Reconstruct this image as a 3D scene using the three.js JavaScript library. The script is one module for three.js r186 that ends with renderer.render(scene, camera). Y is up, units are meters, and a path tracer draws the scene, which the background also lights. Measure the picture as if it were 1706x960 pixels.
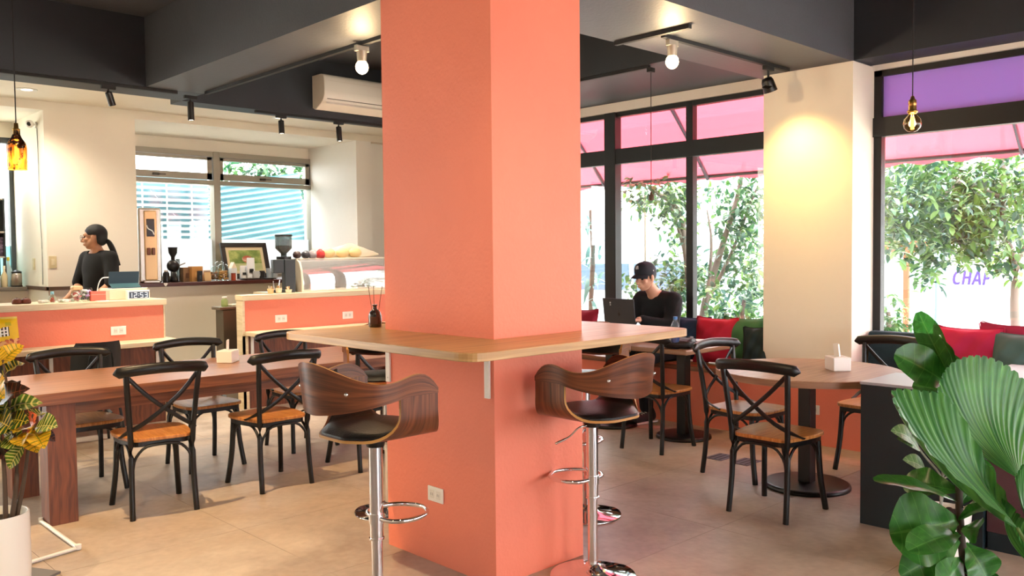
import * as THREE from 'three';
import { mergeGeometries, mergeVertices, toCreasedNormals } from 'three/addons/utils/BufferGeometryUtils.js';
import { RoundedBoxGeometry } from 'three/addons/geometries/RoundedBoxGeometry.js';
import { FontLoader } from 'three/addons/loaders/FontLoader.js';
import { TextGeometry } from 'three/addons/geometries/TextGeometry.js';
import { RectAreaLightUniformsLib } from 'three/addons/lights/RectAreaLightUniformsLib.js';

// ------------------------------------------------------------------ camera, sky, sun, exposure
const scene = new THREE.Scene();
const renderer = new THREE.WebGLRenderer({ antialias: true });
renderer.toneMapping = THREE.LinearToneMapping;
renderer.toneMappingExposure = 1.16;
renderer.shadowMap.enabled = true;
RectAreaLightUniformsLib.init();
const V = (x, y, z) => new THREE.Vector3(x, y, z);
const D = Math.PI / 180;
const EYE = V(0, 1.49, 0), FOCAL = 1447.5;
const camera = new THREE.PerspectiveCamera(2 * Math.atan(480 / FOCAL) / D, 1706 / 960, 0.05, 300);
const YAW = 43.747 * D, PITCH = -2.297 * D, ROLL = -0.556 * D;
{
  const f = V(Math.sin(YAW), 0, -Math.cos(YAW)), r = V(Math.cos(YAW), 0, Math.sin(YAW)), u = V(0, 1, 0);
  const f2 = f.clone().multiplyScalar(Math.cos(PITCH)).addScaledVector(u, Math.sin(PITCH));
  const u2 = u.clone().multiplyScalar(Math.cos(PITCH)).addScaledVector(f, -Math.sin(PITCH));
  const r3 = r.clone().multiplyScalar(Math.cos(ROLL)).addScaledVector(u2, Math.sin(ROLL));
  const u3 = u2.clone().multiplyScalar(Math.cos(ROLL)).addScaledVector(r, -Math.sin(ROLL));
  camera.position.copy(EYE);
  camera.quaternion.setFromRotationMatrix(new THREE.Matrix4().makeBasis(r3, u3, f2.clone().negate()));
  camera.userData.axes = { r: r3, u: u3, f: f2 };
}
scene.add(camera);
// where a sight line of the photograph meets a plane or a distance: used to survey where the plants' leaves are
const sight = (px, py) => { const { r, u, f } = camera.userData.axes; return f.clone().addScaledVector(r, (px - 853) / FOCAL).addScaledVector(u, -(py - 480) / FOCAL); };
const P = (px, py, depth) => EYE.clone().addScaledVector(sight(px, py), depth);
scene.background = new THREE.Color(0.93, 0.97, 1.0);
scene.backgroundIntensity = 10.0;
const sun = new THREE.DirectionalLight(0xfff1dc, 9.0);
sun.position.set(22, 46, 10); sun.target.position.set(4, 0, -3); sun.castShadow = true;
Object.assign(sun.shadow.camera, { left: -25, right: 25, top: 25, bottom: -25, near: 1, far: 120 });
sun.shadow.mapSize.set(4096, 4096); sun.name = 'sun'; scene.add(sun, sun.target);

// ------------------------------------------------------------------ helpers
let seed = 12345;
const rnd = (a = 0, b = 1) => { seed = (seed * 1664525 + 1013904223) >>> 0; return a + (b - a) * (seed / 4294967296); };
const h2 = (x, y) => { let n = Math.imul(x, 374761393) + Math.imul(y, 668265263) | 0; n = Math.imul(n ^ (n >>> 13), 1274126177); return ((n ^ (n >>> 16)) >>> 0) / 4294967296; };
const md = (a, n) => ((a % n) + n) % n;
function vn(x, y, px, py) { const X = Math.floor(x), Y = Math.floor(y), a = x - X, b = y - Y, s = a * a * (3 - 2 * a), t = b * b * (3 - 2 * b);
  const g = (i, j) => h2(md(X + i, px), md(Y + j, py) + 7919); return (g(0, 0) * (1 - s) + g(1, 0) * s) * (1 - t) + (g(0, 1) * (1 - s) + g(1, 1) * s) * t; }
function fbm(u, v, fx, fy, oct = 4) { let s = 0, a = 0.5, n = 0; for (let i = 0; i < oct; i++) { s += a * vn(u * fx, v * fy, fx, fy); n += a; a *= 0.5; fx *= 2; fy *= 2; } return s / n; }
const lerp = (a, b, t) => a + (b - a) * t, clamp = (x, a = 0, b = 1) => Math.min(b, Math.max(a, x));
const mix3 = (a, b, t) => [lerp(a[0], b[0], t), lerp(a[1], b[1], t), lerp(a[2], b[2], t)];
const hex = (s) => { const n = parseInt(s.slice(1), 16); return [n >> 16, (n >> 8) & 255, n & 255]; };
function tex(w, h, fn, { size = [1, 1], srgb = true, rot = 0 } = {}) {
  const d = new Uint8Array(w * h * 4);
  for (let j = 0; j < h; j++) for (let i = 0; i < w; i++) { const c = fn(i / w, j / h), k = (j * w + i) * 4; d[k] = c[0]; d[k + 1] = c[1]; d[k + 2] = c[2]; d[k + 3] = 255; }
  const t = new THREE.DataTexture(d, w, h); t.wrapS = t.wrapT = THREE.RepeatWrapping; t.magFilter = THREE.LinearFilter; t.minFilter = THREE.LinearMipmapLinearFilter; t.generateMipmaps = true;
  if (srgb) t.colorSpace = THREE.SRGBColorSpace; t.repeat.set(1 / size[0], 1 / size[1]); t.rotation = rot; t.needsUpdate = true; return t;
}
const std = (color, roughness = 0.7, o = {}) => new THREE.MeshStandardMaterial({ color, roughness, ...o });
const phys = (color, roughness = 0.5, o = {}) => new THREE.MeshPhysicalMaterial({ color, roughness, ...o });

// geometry: everything ends as non-indexed position / normal / uv
function fin(g, keepUV = false) {
  let q = g.index ? g.toNonIndexed() : g;
  for (const k of Object.keys(q.attributes)) if (!['position', 'normal', 'uv', 'color'].includes(k)) q.deleteAttribute(k);
  if (!q.attributes.normal) q.computeVertexNormals();
  if (!q.attributes.uv || !keepUV) {
    const p = q.attributes.position, n = q.attributes.normal, uv = new Float32Array(p.count * 2);
    for (let i = 0; i < p.count; i += 3) {
      let ax = 0, ay = 0, az = 0; for (let k = 0; k < 3; k++) { ax += n.getX(i + k); ay += n.getY(i + k); az += n.getZ(i + k); }
      ax = Math.abs(ax); ay = Math.abs(ay); az = Math.abs(az);
      for (let k = 0; k < 3; k++) { const x = p.getX(i + k), y = p.getY(i + k), z = p.getZ(i + k);
        const [a, b] = ay >= ax && ay >= az ? [x, z] : ax >= az ? [z, y] : [x, y]; uv[(i + k) * 2] = a; uv[(i + k) * 2 + 1] = b; }
    }
    q.setAttribute('uv', new THREE.BufferAttribute(uv, 2));
  }
  return q;
}
const G = (list, keep = false) => { const a = (Array.isArray(list) ? list : [list]).map((g) => fin(g, keep || g.userData.keep)); return a.length === 1 ? a[0] : mergeGeometries(a); };
const tr = (g, x, y, z) => (g.translate(x, y, z), g);
const ry = (g, a) => (g.rotateY(a), g);
const rx = (g, a) => (g.rotateX(a), g);
const rz = (g, a) => (g.rotateZ(a), g);
const box = (x0, x1, y0, y1, z0, z1) => tr(new THREE.BoxGeometry(Math.abs(x1 - x0), Math.abs(y1 - y0), Math.abs(z1 - z0)), (x0 + x1) / 2, (y0 + y1) / 2, (z0 + z1) / 2);
const rbox = (x0, x1, y0, y1, z0, z1, r = 0.005, s = 2) => tr(new RoundedBoxGeometry(Math.abs(x1 - x0), Math.abs(y1 - y0), Math.abs(z1 - z0), s, r), (x0 + x1) / 2, (y0 + y1) / 2, (z0 + z1) / 2);
const cyl = (r0, r1, y0, y1, n = 24, x = 0, z = 0) => tr(new THREE.CylinderGeometry(r1, r0, y1 - y0, n), x, (y0 + y1) / 2, z);
const lathe = (pts, n = 28) => new THREE.LatheGeometry(pts.map(([a, b]) => new THREE.Vector2(a, b)), n);
const rod = (a, b, r, n = 8) => { const d = b.clone().sub(a), g = new THREE.CylinderGeometry(r, r, d.length(), n); g.applyQuaternion(new THREE.Quaternion().setFromUnitVectors(V(0, 1, 0), d.clone().normalize())); return tr(g, (a.x + b.x) / 2, (a.y + b.y) / 2, (a.z + b.z) / 2); };
const ball = (r, x = 0, y = 0, z = 0, sx = 1, sy = 1, sz = 1, n = 16) => { const g = new THREE.SphereGeometry(r, n, Math.round(n * 0.7)); g.scale(sx, sy, sz); return tr(g, x, y, z); };
// a bar of elliptical section swept along a smooth path; size(t) = [half width along "side", half height along "up"]
function sweep(pts, n, m, size, up = V(0, 1, 0), { square = 0, cap = true, closed = false } = {}) {
  const c = new THREE.CatmullRomCurve3(pts, closed, 'centripetal'), pos = [], idx = [];
  for (let i = 0; i <= n; i++) {
    const t = i / n, p = c.getPointAt(t), T = c.getTangentAt(t);
    let S = new THREE.Vector3().crossVectors(T, up); if (S.lengthSq() < 1e-6) S = V(1, 0, 0); S.normalize();
    const N = new THREE.Vector3().crossVectors(S, T).normalize(); const [a, b] = typeof size === 'function' ? size(t) : [size, size];
    for (let j = 0; j < m; j++) { const w = (j + 0.5) / m * 2 * Math.PI; let cx = Math.cos(w), cy = Math.sin(w);
      if (square) { const e = Math.max(Math.abs(cx), Math.abs(cy)); cx = lerp(cx, cx / e, square); cy = lerp(cy, cy / e, square); }
      pos.push(p.x + S.x * a * cx + N.x * b * cy, p.y + S.y * a * cx + N.y * b * cy, p.z + S.z * a * cx + N.z * b * cy); }
  }
  for (let i = 0; i < n; i++) for (let j = 0; j < m; j++) { const A = i * m + j, B = i * m + (j + 1) % m, C = A + m, E = B + m; idx.push(A, C, B, B, C, E); }
  if (cap && !closed) { const c0 = pos.length / 3, p0 = c.getPointAt(0), p1 = c.getPointAt(1); pos.push(p0.x, p0.y, p0.z, p1.x, p1.y, p1.z);
    for (let j = 0; j < m; j++) { idx.push(c0, j, (j + 1) % m); idx.push(c0 + 1, n * m + (j + 1) % m, n * m + j); } }
  const g = new THREE.BufferGeometry(); g.setAttribute('position', new THREE.Float32BufferAttribute(pos, 3)); g.setIndex(idx); g.computeVertexNormals();
  return square > 0.5 ? toCreasedNormals(g.toNonIndexed(), 0.7) : g;
}
// a sheet from f(u, v) -> Vector3, with its own uv (times su, sv)
function sheet(f, nu, nv, su = 1, sv = 1) {
  const pos = [], uv = [], idx = [];
  for (let j = 0; j <= nv; j++) for (let i = 0; i <= nu; i++) { const p = f(i / nu, j / nv); pos.push(p.x, p.y, p.z); uv.push(i / nu * su, j / nv * sv); }
  for (let j = 0; j < nv; j++) for (let i = 0; i < nu; i++) { const a = j * (nu + 1) + i, b = a + 1, c = a + nu + 1, d = c + 1; idx.push(a, b, d, a, d, c); }
  const g = new THREE.BufferGeometry(); g.setAttribute('position', new THREE.Float32BufferAttribute(pos, 3)); g.setAttribute('uv', new THREE.Float32BufferAttribute(uv, 2)); g.setIndex(idx); g.computeVertexNormals(); g.userData.keep = true; return g;
}
// a plate with thickness: outer and inner sheets plus rims. f(u,v) -> {p, n}
function plate(f, nu, nv, th, su = 1, sv = 1) {
  const A = (u, v) => { const q = f(u, v); return q.p.clone().addScaledVector(q.n, th / 2); }, B = (u, v) => { const q = f(u, v); return q.p.clone().addScaledVector(q.n, -th / 2); };
  const rim = (g) => sheet(g[0], g[1], 1, su, 0.02);
  const faces = [sheet(A, nu, nv, su, sv), sheet((u, v) => B(1 - u, v), nu, nv, su, sv)];
  const rims = [rim([(u, v) => (v ? A(u, 0) : B(u, 0)), nu]), rim([(u, v) => (v ? B(u, 1) : A(u, 1)), nu]), rim([(u, v) => (v ? B(0, u) : A(0, u)), nv]), rim([(u, v) => (v ? A(1, u) : B(1, u)), nv])];
  return { faces, rims };
}
// surface nets: a smooth mesh of the zero set of d(x,y,z)
function netMesh(d, lo, hi, cell) {
  const n = [0, 1, 2].map((k) => Math.ceil((hi[k] - lo[k]) / cell) + 1), N = n[0] * n[1] * n[2], F = new Float32Array(N), id = new Int32Array(N).fill(-1), pos = [], idx = [];
  const at = (i, j, k) => (k * n[1] + j) * n[0] + i;
  for (let k = 0; k < n[2]; k++) for (let j = 0; j < n[1]; j++) for (let i = 0; i < n[0]; i++) F[at(i, j, k)] = d(lo[0] + i * cell, lo[1] + j * cell, lo[2] + k * cell);
  const C = [[0, 0, 0], [1, 0, 0], [0, 1, 0], [1, 1, 0], [0, 0, 1], [1, 0, 1], [0, 1, 1], [1, 1, 1]], E = [[0, 1], [2, 3], [4, 5], [6, 7], [0, 2], [1, 3], [4, 6], [5, 7], [0, 4], [1, 5], [2, 6], [3, 7]];
  for (let k = 0; k < n[2] - 1; k++) for (let j = 0; j < n[1] - 1; j++) for (let i = 0; i < n[0] - 1; i++) {
    const v = C.map(([a, b, c]) => F[at(i + a, j + b, k + c)]); let m = 0, x = 0, y = 0, z = 0;
    for (const [a, b] of E) if ((v[a] < 0) !== (v[b] < 0)) { const t = v[a] / (v[a] - v[b]); x += lerp(C[a][0], C[b][0], t); y += lerp(C[a][1], C[b][1], t); z += lerp(C[a][2], C[b][2], t); m++; }
    if (m) { id[at(i, j, k)] = pos.length / 3; pos.push(lo[0] + (i + x / m) * cell, lo[1] + (j + y / m) * cell, lo[2] + (k + z / m) * cell); }
  }
  const quad = (a, b, c, e, flip) => { if (a < 0 || b < 0 || c < 0 || e < 0) return; if (flip) idx.push(a, c, b, a, e, c); else idx.push(a, b, c, a, c, e); };
  for (let k = 1; k < n[2] - 1; k++) for (let j = 1; j < n[1] - 1; j++) for (let i = 1; i < n[0] - 1; i++) {
    const s = F[at(i, j, k)] < 0;
    if (s !== F[at(i + 1, j, k)] < 0) quad(id[at(i, j - 1, k - 1)], id[at(i, j, k - 1)], id[at(i, j, k)], id[at(i, j - 1, k)], !s);
    if (s !== F[at(i, j + 1, k)] < 0) quad(id[at(i - 1, j, k - 1)], id[at(i - 1, j, k)], id[at(i, j, k)], id[at(i, j, k - 1)], !s);
    if (s !== F[at(i, j, k + 1)] < 0) quad(id[at(i - 1, j - 1, k)], id[at(i, j - 1, k)], id[at(i, j, k)], id[at(i - 1, j, k)], !s);
  }
  const g = new THREE.BufferGeometry(); g.setAttribute('position', new THREE.Float32BufferAttribute(pos, 3)); g.setIndex(idx); g.computeVertexNormals(); return g;
}
const smin = (a, b, k) => { const h = clamp(0.5 + 0.5 * (b - a) / k); return b + (a - b) * h - k * h * (1 - h); };
const cap = (a, b, ra, rb) => (x, y, z) => { const bx = b[0] - a[0], by = b[1] - a[1], bz = b[2] - a[2], px = x - a[0], py = y - a[1], pz = z - a[2], t = clamp((px * bx + py * by + pz * bz) / (bx * bx + by * by + bz * bz + 1e-9));
  return Math.hypot(px - bx * t, py - by * t, pz - bz * t) - lerp(ra, rb, t); };
const ell = (c, r) => (x, y, z) => { const a = (x - c[0]) / r[0], b = (y - c[1]) / r[1], e = (z - c[2]) / r[2], k = Math.hypot(a, b, e); return (k - 1) * Math.min(r[0], r[1], r[2]); };
const union = (list, k) => (x, y, z) => { let d = 1e3; for (const f of list) d = smin(d, f(x, y, z), k); return d; };

// naming and placing
const used = new Map();
function numbered(n) { const k = used.get(n) ?? 0; used.set(n, k + 1); return k ? n + '_' + String(k).padStart(3, '0') : n; }
function sh(o) { o.traverse((c) => { if (c.isMesh) { c.castShadow = true; c.receiveShadow = true; } }); return o; }
function thing(name, label, category, pos = [0, 0, 0], turn = 0, group) {
  const o = new THREE.Group(); o.name = numbered(name); o.position.set(...pos); o.rotation.y = turn; o.userData = { label, category }; if (group) o.userData.group = group; scene.add(o); return o;
}
function part(parent, name, geo, mat, label) { const m = new THREE.Mesh(geo.isBufferGeometry && geo.userData.done ? geo : G(geo), mat); m.geometry.userData.done = true; m.name = name; m.castShadow = m.receiveShadow = true; if (label) m.userData.label = label; parent.add(m); return m; }
function single(name, label, category, geo, mat, pos = [0, 0, 0], turn = 0, group) { const m = new THREE.Mesh(geo.userData?.done ? geo : G(geo), mat); m.geometry.userData.done = true; m.name = numbered(name); m.position.set(...pos); m.rotation.y = turn; m.castShadow = m.receiveShadow = true; m.userData = { label, category }; if (group) m.userData.group = group; scene.add(m); return m; }
function struct(name, geo, mat, label, parent) { const m = new THREE.Mesh(G(geo), mat); m.name = parent ? name : numbered(name); m.castShadow = m.receiveShadow = true; m.userData = parent ? {} : { kind: 'structure' }; if (label) m.userData.label = label; (parent ?? scene).add(m); return m; }
function dup(o, pos, turn, label) { const c = o.clone(); c.name = numbered(o.userData.base ?? o.name.replace(/_\d{3}$/, '')); c.userData = { ...o.userData, label }; c.position.set(...pos); c.rotation.y = turn; scene.add(c); return c; }
const font = await new FontLoader().loadAsync('fonts/droid/droid_sans_bold.typeface.json');
const words3d = (s, size, depth) => { const g = new TextGeometry(s, { font, size, depth, curveSegments: 3 }); g.computeBoundingBox(); const b = g.boundingBox; return tr(g, -(b.min.x + b.max.x) / 2, -(b.min.y + b.max.y) / 2, 0); };

// ------------------------------------------------------------------ materials
function woodTex(dark, mid, light, size, rot = 0, seedy = 0, contrast = 1) {
  const a = hex(dark), b = hex(mid), c = hex(light);
  return tex(512, 512, (u, v) => { const w = fbm(u + 0.31 * seedy, v, 3, 4, 3) * 0.35; const g = fbm(u + seedy * 0.17, md(v + w * 0.25, 1), 4, 48, 3), s = fbm(u, v + seedy * 0.3, 6, 160, 2), r = 0.5 + 0.5 * Math.sin((v * 14 + w * 9) * 2 * Math.PI);
    const f = clamp(0.5 + contrast * ((g - 0.5) * 1.5 + (s - 0.5) * 0.6 + (r - 0.5) * 0.22)); return f < 0.5 ? mix3(a, b, f * 2) : mix3(b, c, f * 2 - 1); }, { size, rot });
}
const M = {};
M.walnut = std(0xffffff, 0.42, { map: woodTex('#5c3622', '#7f4c2f', '#94603c', [1.4, 0.7], 0, 0, 0.8) });
M.walnutV = std(0xffffff, 0.45, { map: woodTex('#50291a', '#6d3b22', '#81492b', [0.7, 0.7], Math.PI / 2, 2, 0.8) });
M.walnutGlare = std(0xffffff, 0.3, { map: woodTex('#7e5338', '#98694a', '#ac7e5c', [1.6, 0.8], 0, 1, 0.6) });  // same walnut as the table edge, lightened to carry the glare on top
M.oak = std(0xffffff, 0.36, { map: woodTex('#a07a4e', '#b9925f', '#cfa977', [1.5, 0.75], 0, 3, 0.8) });
M.roundTop = std(0xffffff, 0.38, { map: woodTex('#7c5a44', '#977257', '#aa876b', [1.2, 0.6], 0, 4, 0.6) });
M.honey = std(0xffffff, 0.28, { map: woodTex('#a0602a', '#bc7c40', '#d09a5c', [0.6, 0.35], Math.PI / 2, 5, 0.8) });
M.stoolWood = std(0xffffff, 0.33, { map: woodTex('#452414', '#693a22', '#84502f', [1, 1], 0, 7, 0.8) });
M.ply = std(0xb98a4a, 0.55);
M.whiteWood = std(0xffffff, 0.45, { map: woodTex('#cdb892', '#d9c6a2', '#e4d4b4', [1.2, 0.6], 0, 8, 0.7) });
const plaster = (c, amp = 5, size = 1.7) => { const a = hex(c); return tex(256, 256, (u, v) => { const f = (fbm(u, v, 4, 4, 5) - 0.5) * amp * 2; return a.map((k) => clamp(k + f, 0, 255)); }, { size: [size, size] }); };
const grainBump = tex(256, 256, (u, v) => { const f = fbm(u, v, 48, 48, 3) * 255; return [f, f, f]; }, { size: [0.6, 0.6], srgb: false });
M.coral = std(0xffffff, 0.62, { map: plaster('#ec8468', 4), bumpMap: grainBump, bumpScale: 0.0012 });
M.cream = std(0xffffff, 0.75, { map: plaster('#ece4d2', 3) });
M.white = std(0xffffff, 0.7, { map: plaster('#ece8de', 3) });
M.charcoal = std(0xffffff, 0.55, { map: plaster('#4c4e53', 6, 2.3), bumpMap: grainBump, bumpScale: 0.001 });
M.charcoalShaded = std(0xffffff, 0.6, { map: plaster('#272c33', 4, 2.3) });  // the ceiling charcoal again, darkened to stand for shade on the bulkheads
M.black = std(0x040506, 0.38);
M.blackMatte = std(0x111316, 0.7);
M.steelBlack = std(0x05090c, 0.5);
M.chrome = std(0xe6e6e8, 0.07, { metalness: 1 });
M.brushed = std(0xb9b3a8, 0.32, { metalness: 1 });
M.leather = std(0x101113, 0.38, { bumpMap: grainBump, bumpScale: 0.001 });
M.glass = phys(0xffffff, 0, { transmission: 1, thickness: 0, ior: 1.5 });
M.jarGlass = phys(0xf4fbfa, 0.02, { transmission: 1, thickness: 0, ior: 1.45 });
M.whitePlastic = std(0xe9e6de, 0.4);
M.whiteMetal = std(0xe4e2dc, 0.35);
M.ceramic = std(0xe3e1d8, 0.25);
M.brass = std(0xb08d4e, 0.3, { metalness: 1 });
M.floorTex = tex(1024, 1024, (u, v) => { const a = fbm(u, v, 5, 5, 5), b = fbm(u + 0.37, v + 0.11, 14, 14, 4), c = fbm(u, v, 120, 120, 2), d = fbm(u + 0.5, v, 3, 9, 4);
  let k = mix3(hex('#9d8e80'), hex('#c9bcad'), clamp(0.5 + (a - 0.5) * 1.7 + (b - 0.5) * 0.7)); k = mix3(k, hex('#b39d86'), clamp((d - 0.5) * 2.4)); const s = (c - 0.5) * 16 - (b < 0.34 ? (0.34 - b) * 60 : 0); return k.map((q) => clamp(q + s, 0, 255)); }, { size: [3.6, 3.6] });
M.floor = std(0xffffff, 0.42, { map: M.floorTex, bumpMap: grainBump, bumpScale: 0.0006 });

// ------------------------------------------------------------------ the room
const XW = 6.66, XC = 6.33, Y1 = 2.892, Y2 = 3.46, ZF = -9.4, ZW = -10.54, ZCOUNTER = -7.85;
const grp = (name, label) => { const o = new THREE.Group(); o.name = numbered(name); o.userData = { kind: 'structure' }; if (label) o.userData.label = label; scene.add(o); return o; };
{ // floor: large tiles with hairline joints on a slab
  const f = grp('floor', 'mottled beige concrete-look tiled floor');
  part(f, 'slab', [box(-2, 7.1, -0.2, -0.012, -8.1, 3.3)], std(0x6d5f52, 0.8));
  const t = 0.914, gap = 0.0011, g = {};
  for (let i = 0; i < 9; i++) for (let j = 0; j < 12; j++) {
    const x0 = -1.5 + i * t, z1 = 2.9 - j * t, x1 = Math.min(x0 + t, 6.62), z0 = Math.max(z1 - t, -8.05); if (x1 - x0 < 0.1 || z1 - z0 < 0.1) continue;
    part(f, 'tile', box(x0 + gap, x1 - gap, -0.012, 0, z0 + gap, z1 - gap), M.floor);
  }
  part(f, 'tile_edge', [box(-2, -1.501, -0.012, -0.0005, -8.05, 3.2), box(-1.501, 6.62, -0.012, -0.0005, 2.901, 3.2)], M.floor);
}
struct('floor_kitchen', box(0.4, 7.3, -0.2, 0.2, -11, -8.12), std(0x8f8474, 0.7), 'raised kitchen floor');
// ceiling, beams, bulkheads: all one charcoal paint, the bulkheads coloured darker for shade
struct('ceiling', box(-2.1, 7.1, Y2, Y2 + 0.15, -8.1, 3.4), M.charcoal, 'charcoal painted ceiling');
struct('ceiling_beam', box(2.83, 3.32, Y1, Y2, -7.3, -3.7551), M.charcoal, 'charcoal ceiling beam running to the kitchen bulkhead');
struct('ceiling_beam', box(2.83, XW - 0.002, Y1, Y2, -3.755, -2.945), M.charcoal, 'charcoal ceiling beam running to the yellow-lit column');
struct('ceiling_bulkhead', box(-2, 3.32, Y1, Y2, -7.75, -7.301), M.charcoalShaded, 'charcoal bulkhead over the left counter, shade put into its colour');
struct('ceiling_bulkhead', box(3.3201, 7.1, Y1, Y2, -8.0, -7.751), M.charcoalShaded, 'charcoal bulkhead behind the air conditioner, shade put into its colour');
struct('ceiling_bulkhead', box(5.5, XW, 2.95, Y2, -7.75, -3.7551), M.charcoalShaded, 'charcoal bulkhead above the far windows, shade put into its colour');
struct('ceiling_bulkhead', box(6.36, XW, 2.9, Y2, -2.9449, 3.2), M.charcoalShaded, 'charcoal bulkhead above the right window, shade put into its colour');
struct('ceiling_kitchen', box(0.4, 7.3, 3.03, 3.2, -11, -7.9), M.cream, 'cream kitchen ceiling');
struct('ceiling_kitchen_soffit', box(0.4, 7.3, 2.944, 3.0299, -10.9, ZF), M.cream);
// the coral pillar
struct('pillar', box(2.585, 3.167, 0, 2.891, -3.635, -2.82), M.coral, 'coral painted square pillar in the middle of the room');
// right wall: parapet, header band, column
struct('wall_right', [box(XW, XW + 0.16, 0, 0.5, -8.1, 3.3), box(XW, XW + 0.16, 2.862, 3.6, -8.1, 3.3)], M.white);
struct('wall_right_column', box(XC, XW + 0.15, 0, 2.891, -3.67, -2.935), M.cream, 'cream column between the two windows');
struct('wall_right_far', [box(XW, XW + 0.16, 0.5, 2.862, -8.1, -6.9)], M.white);
// left and near walls close the room behind the camera
struct('wall_left', box(-2.15, -2, 0, 3.6, -11, 3.4), M.cream);
struct('wall_near', [box(-2, 0.74, 0, 3.6, 3.2, 3.35), box(0.74, 6.82, 0, 0.3, 3.2, 3.35), box(0.74, 6.82, 2.95, 3.6, 3.2, 3.35)], M.cream);
struct('wall_kitchen_right', box(7.15, 7.3, 0, 3.2, -11, -7.75), M.cream);
struct('wall_kitchen_left', box(0.25, 0.4, 0, 3.2, -11, -7.76), M.cream);
struct('wall_kitchen_link', [box(6.67, 7.3, 0, 3.2, -8.1, -8.0)], M.cream);
// kitchen back wall: column, low wall with deep sill, header, right pier
struct('wall_back_column', box(2.633, 3.516, 0.2, 2.944, -10.7, ZF), M.cream, 'cream column behind the counter worker');
struct('wall_back', [box(3.516, 6.272, 0.2, 1.165, -10.7, ZF), box(3.516, 6.35, 2.8, 2.944, -10.7, ZW - 0.02), box(0.4, 2.633, 0.2, 1.15, -10.7, -10.1), box(0.4, 2.633, 2.78, 2.944, -10.7, -10.5)], M.cream, 'cream kitchen back wall under the windows');
struct('wall_back_pier', [box(6.272, 6.5, 0.2, 2.944, -10.7, ZF), box(6.5, 7.2, 0.2, 2.944, -10.7, -9.55)], M.white, 'white pier beside the kitchen window');
const redSill = std(0x4a1c17, 0.35), greySill = std(0x6f675c, 0.4);
struct('trim_1', rbox(3.5, 6.27, 1.165, 1.206, -10.52, ZF + 0.035, 0.006), redSill, 'dark red window sill in the kitchen');
struct('trim_2', [box(2.6, 3.53, 1.165, 1.2, ZF, ZF + 0.02), box(2.613, 2.6329, 1.165, 1.2, -10.1, ZF + 0.02)], std(0x5b4433, 0.5), 'brown rail round the kitchen column');
struct('trim_3', rbox(0.45, 2.61, 1.15, 1.19, -10.5, -10.02, 0.006), greySill, 'grey counter top below the shelves');

// black steel windows of the right wall
function steelWindow(name, z0, z1, mull, label, tint) {
  const w = grp(name, label), x0 = XW + 0.03, x1 = XW + 0.1, y0 = 0.5, y1 = 2.86;
  part(w, 'frame', [box(x0, x1, y0, y0 + 0.06, z0, z1), box(x0, x1, y1 - 0.045, y1, z0, z1), box(x0, x1, y0, y1, z0, z0 + 0.06), box(x0, x1, y0, y1, z1 - 0.06, z1)], M.steelBlack);
  part(w, 'transom_rail', [box(x0 - 0.02, x1, 2.355, 2.5, z0, z1)], M.steelBlack);
  const edges = [z0 + 0.06, ...mull.flatMap(([c, wd]) => [c - wd / 2, c + wd / 2]), z1 - 0.06];
  for (const [c, wd] of mull) part(w, 'mullion', rbox(x0 - (wd > 0.1 ? 0.03 : 0.005), x1, y0, y1, c - wd / 2, c + wd / 2, 0.006), M.steelBlack);
  for (let i = 0; i < edges.length; i += 2) {
    part(w, 'glass_pane', box(x0 + 0.03, x0 + 0.036, y0 + 0.06, 2.355, edges[i], edges[i + 1]), M.glass);
    part(w, 'transom_pane', box(x0 + 0.03, x0 + 0.036, 2.5, y1 - 0.045, edges[i], edges[i + 1]), tint ?? M.glass);
  }
  return w;
}
steelWindow('window_1', -6.9, -3.67, [[-5.55, 0.14], [-4.63, 0.075]], 'black steel window behind the seated man');
const violet = phys(0xb4a4ec, 0.8, { transmission: 0.45, thickness: 0, ior: 1.5 });
steelWindow('window_2', -2.935, 0.0, [[-1.35, 0.07]], 'black steel window with a violet transom', violet);
steelWindow('window_3', 0.0, 3.1, [[1.4, 0.07]], 'black steel window outside the picture');
{ // the glazed front behind the camera, mirrored in the display case
  const w = grp('window_4', 'black steel shop front behind the viewer');
  part(w, 'frame', [box(0.74, 6.66, 0.3, 0.36, 3.24, 3.31), box(0.74, 6.66, 2.89, 2.95, 3.24, 3.31), box(0.74, 6.66, 2.35, 2.45, 3.24, 3.31)], M.steelBlack);
  for (const x of [0.74, 2.64, 4.61, 6.58]) part(w, 'mullion', box(x, x + 0.07, 0.3, 2.95, 3.22, 3.32), M.steelBlack);
  for (const x of [0.81, 2.71, 4.68]) part(w, 'glass_pane', box(x, x + 1.9, 0.36, 2.89, 3.27, 3.276), M.glass);
}
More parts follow.
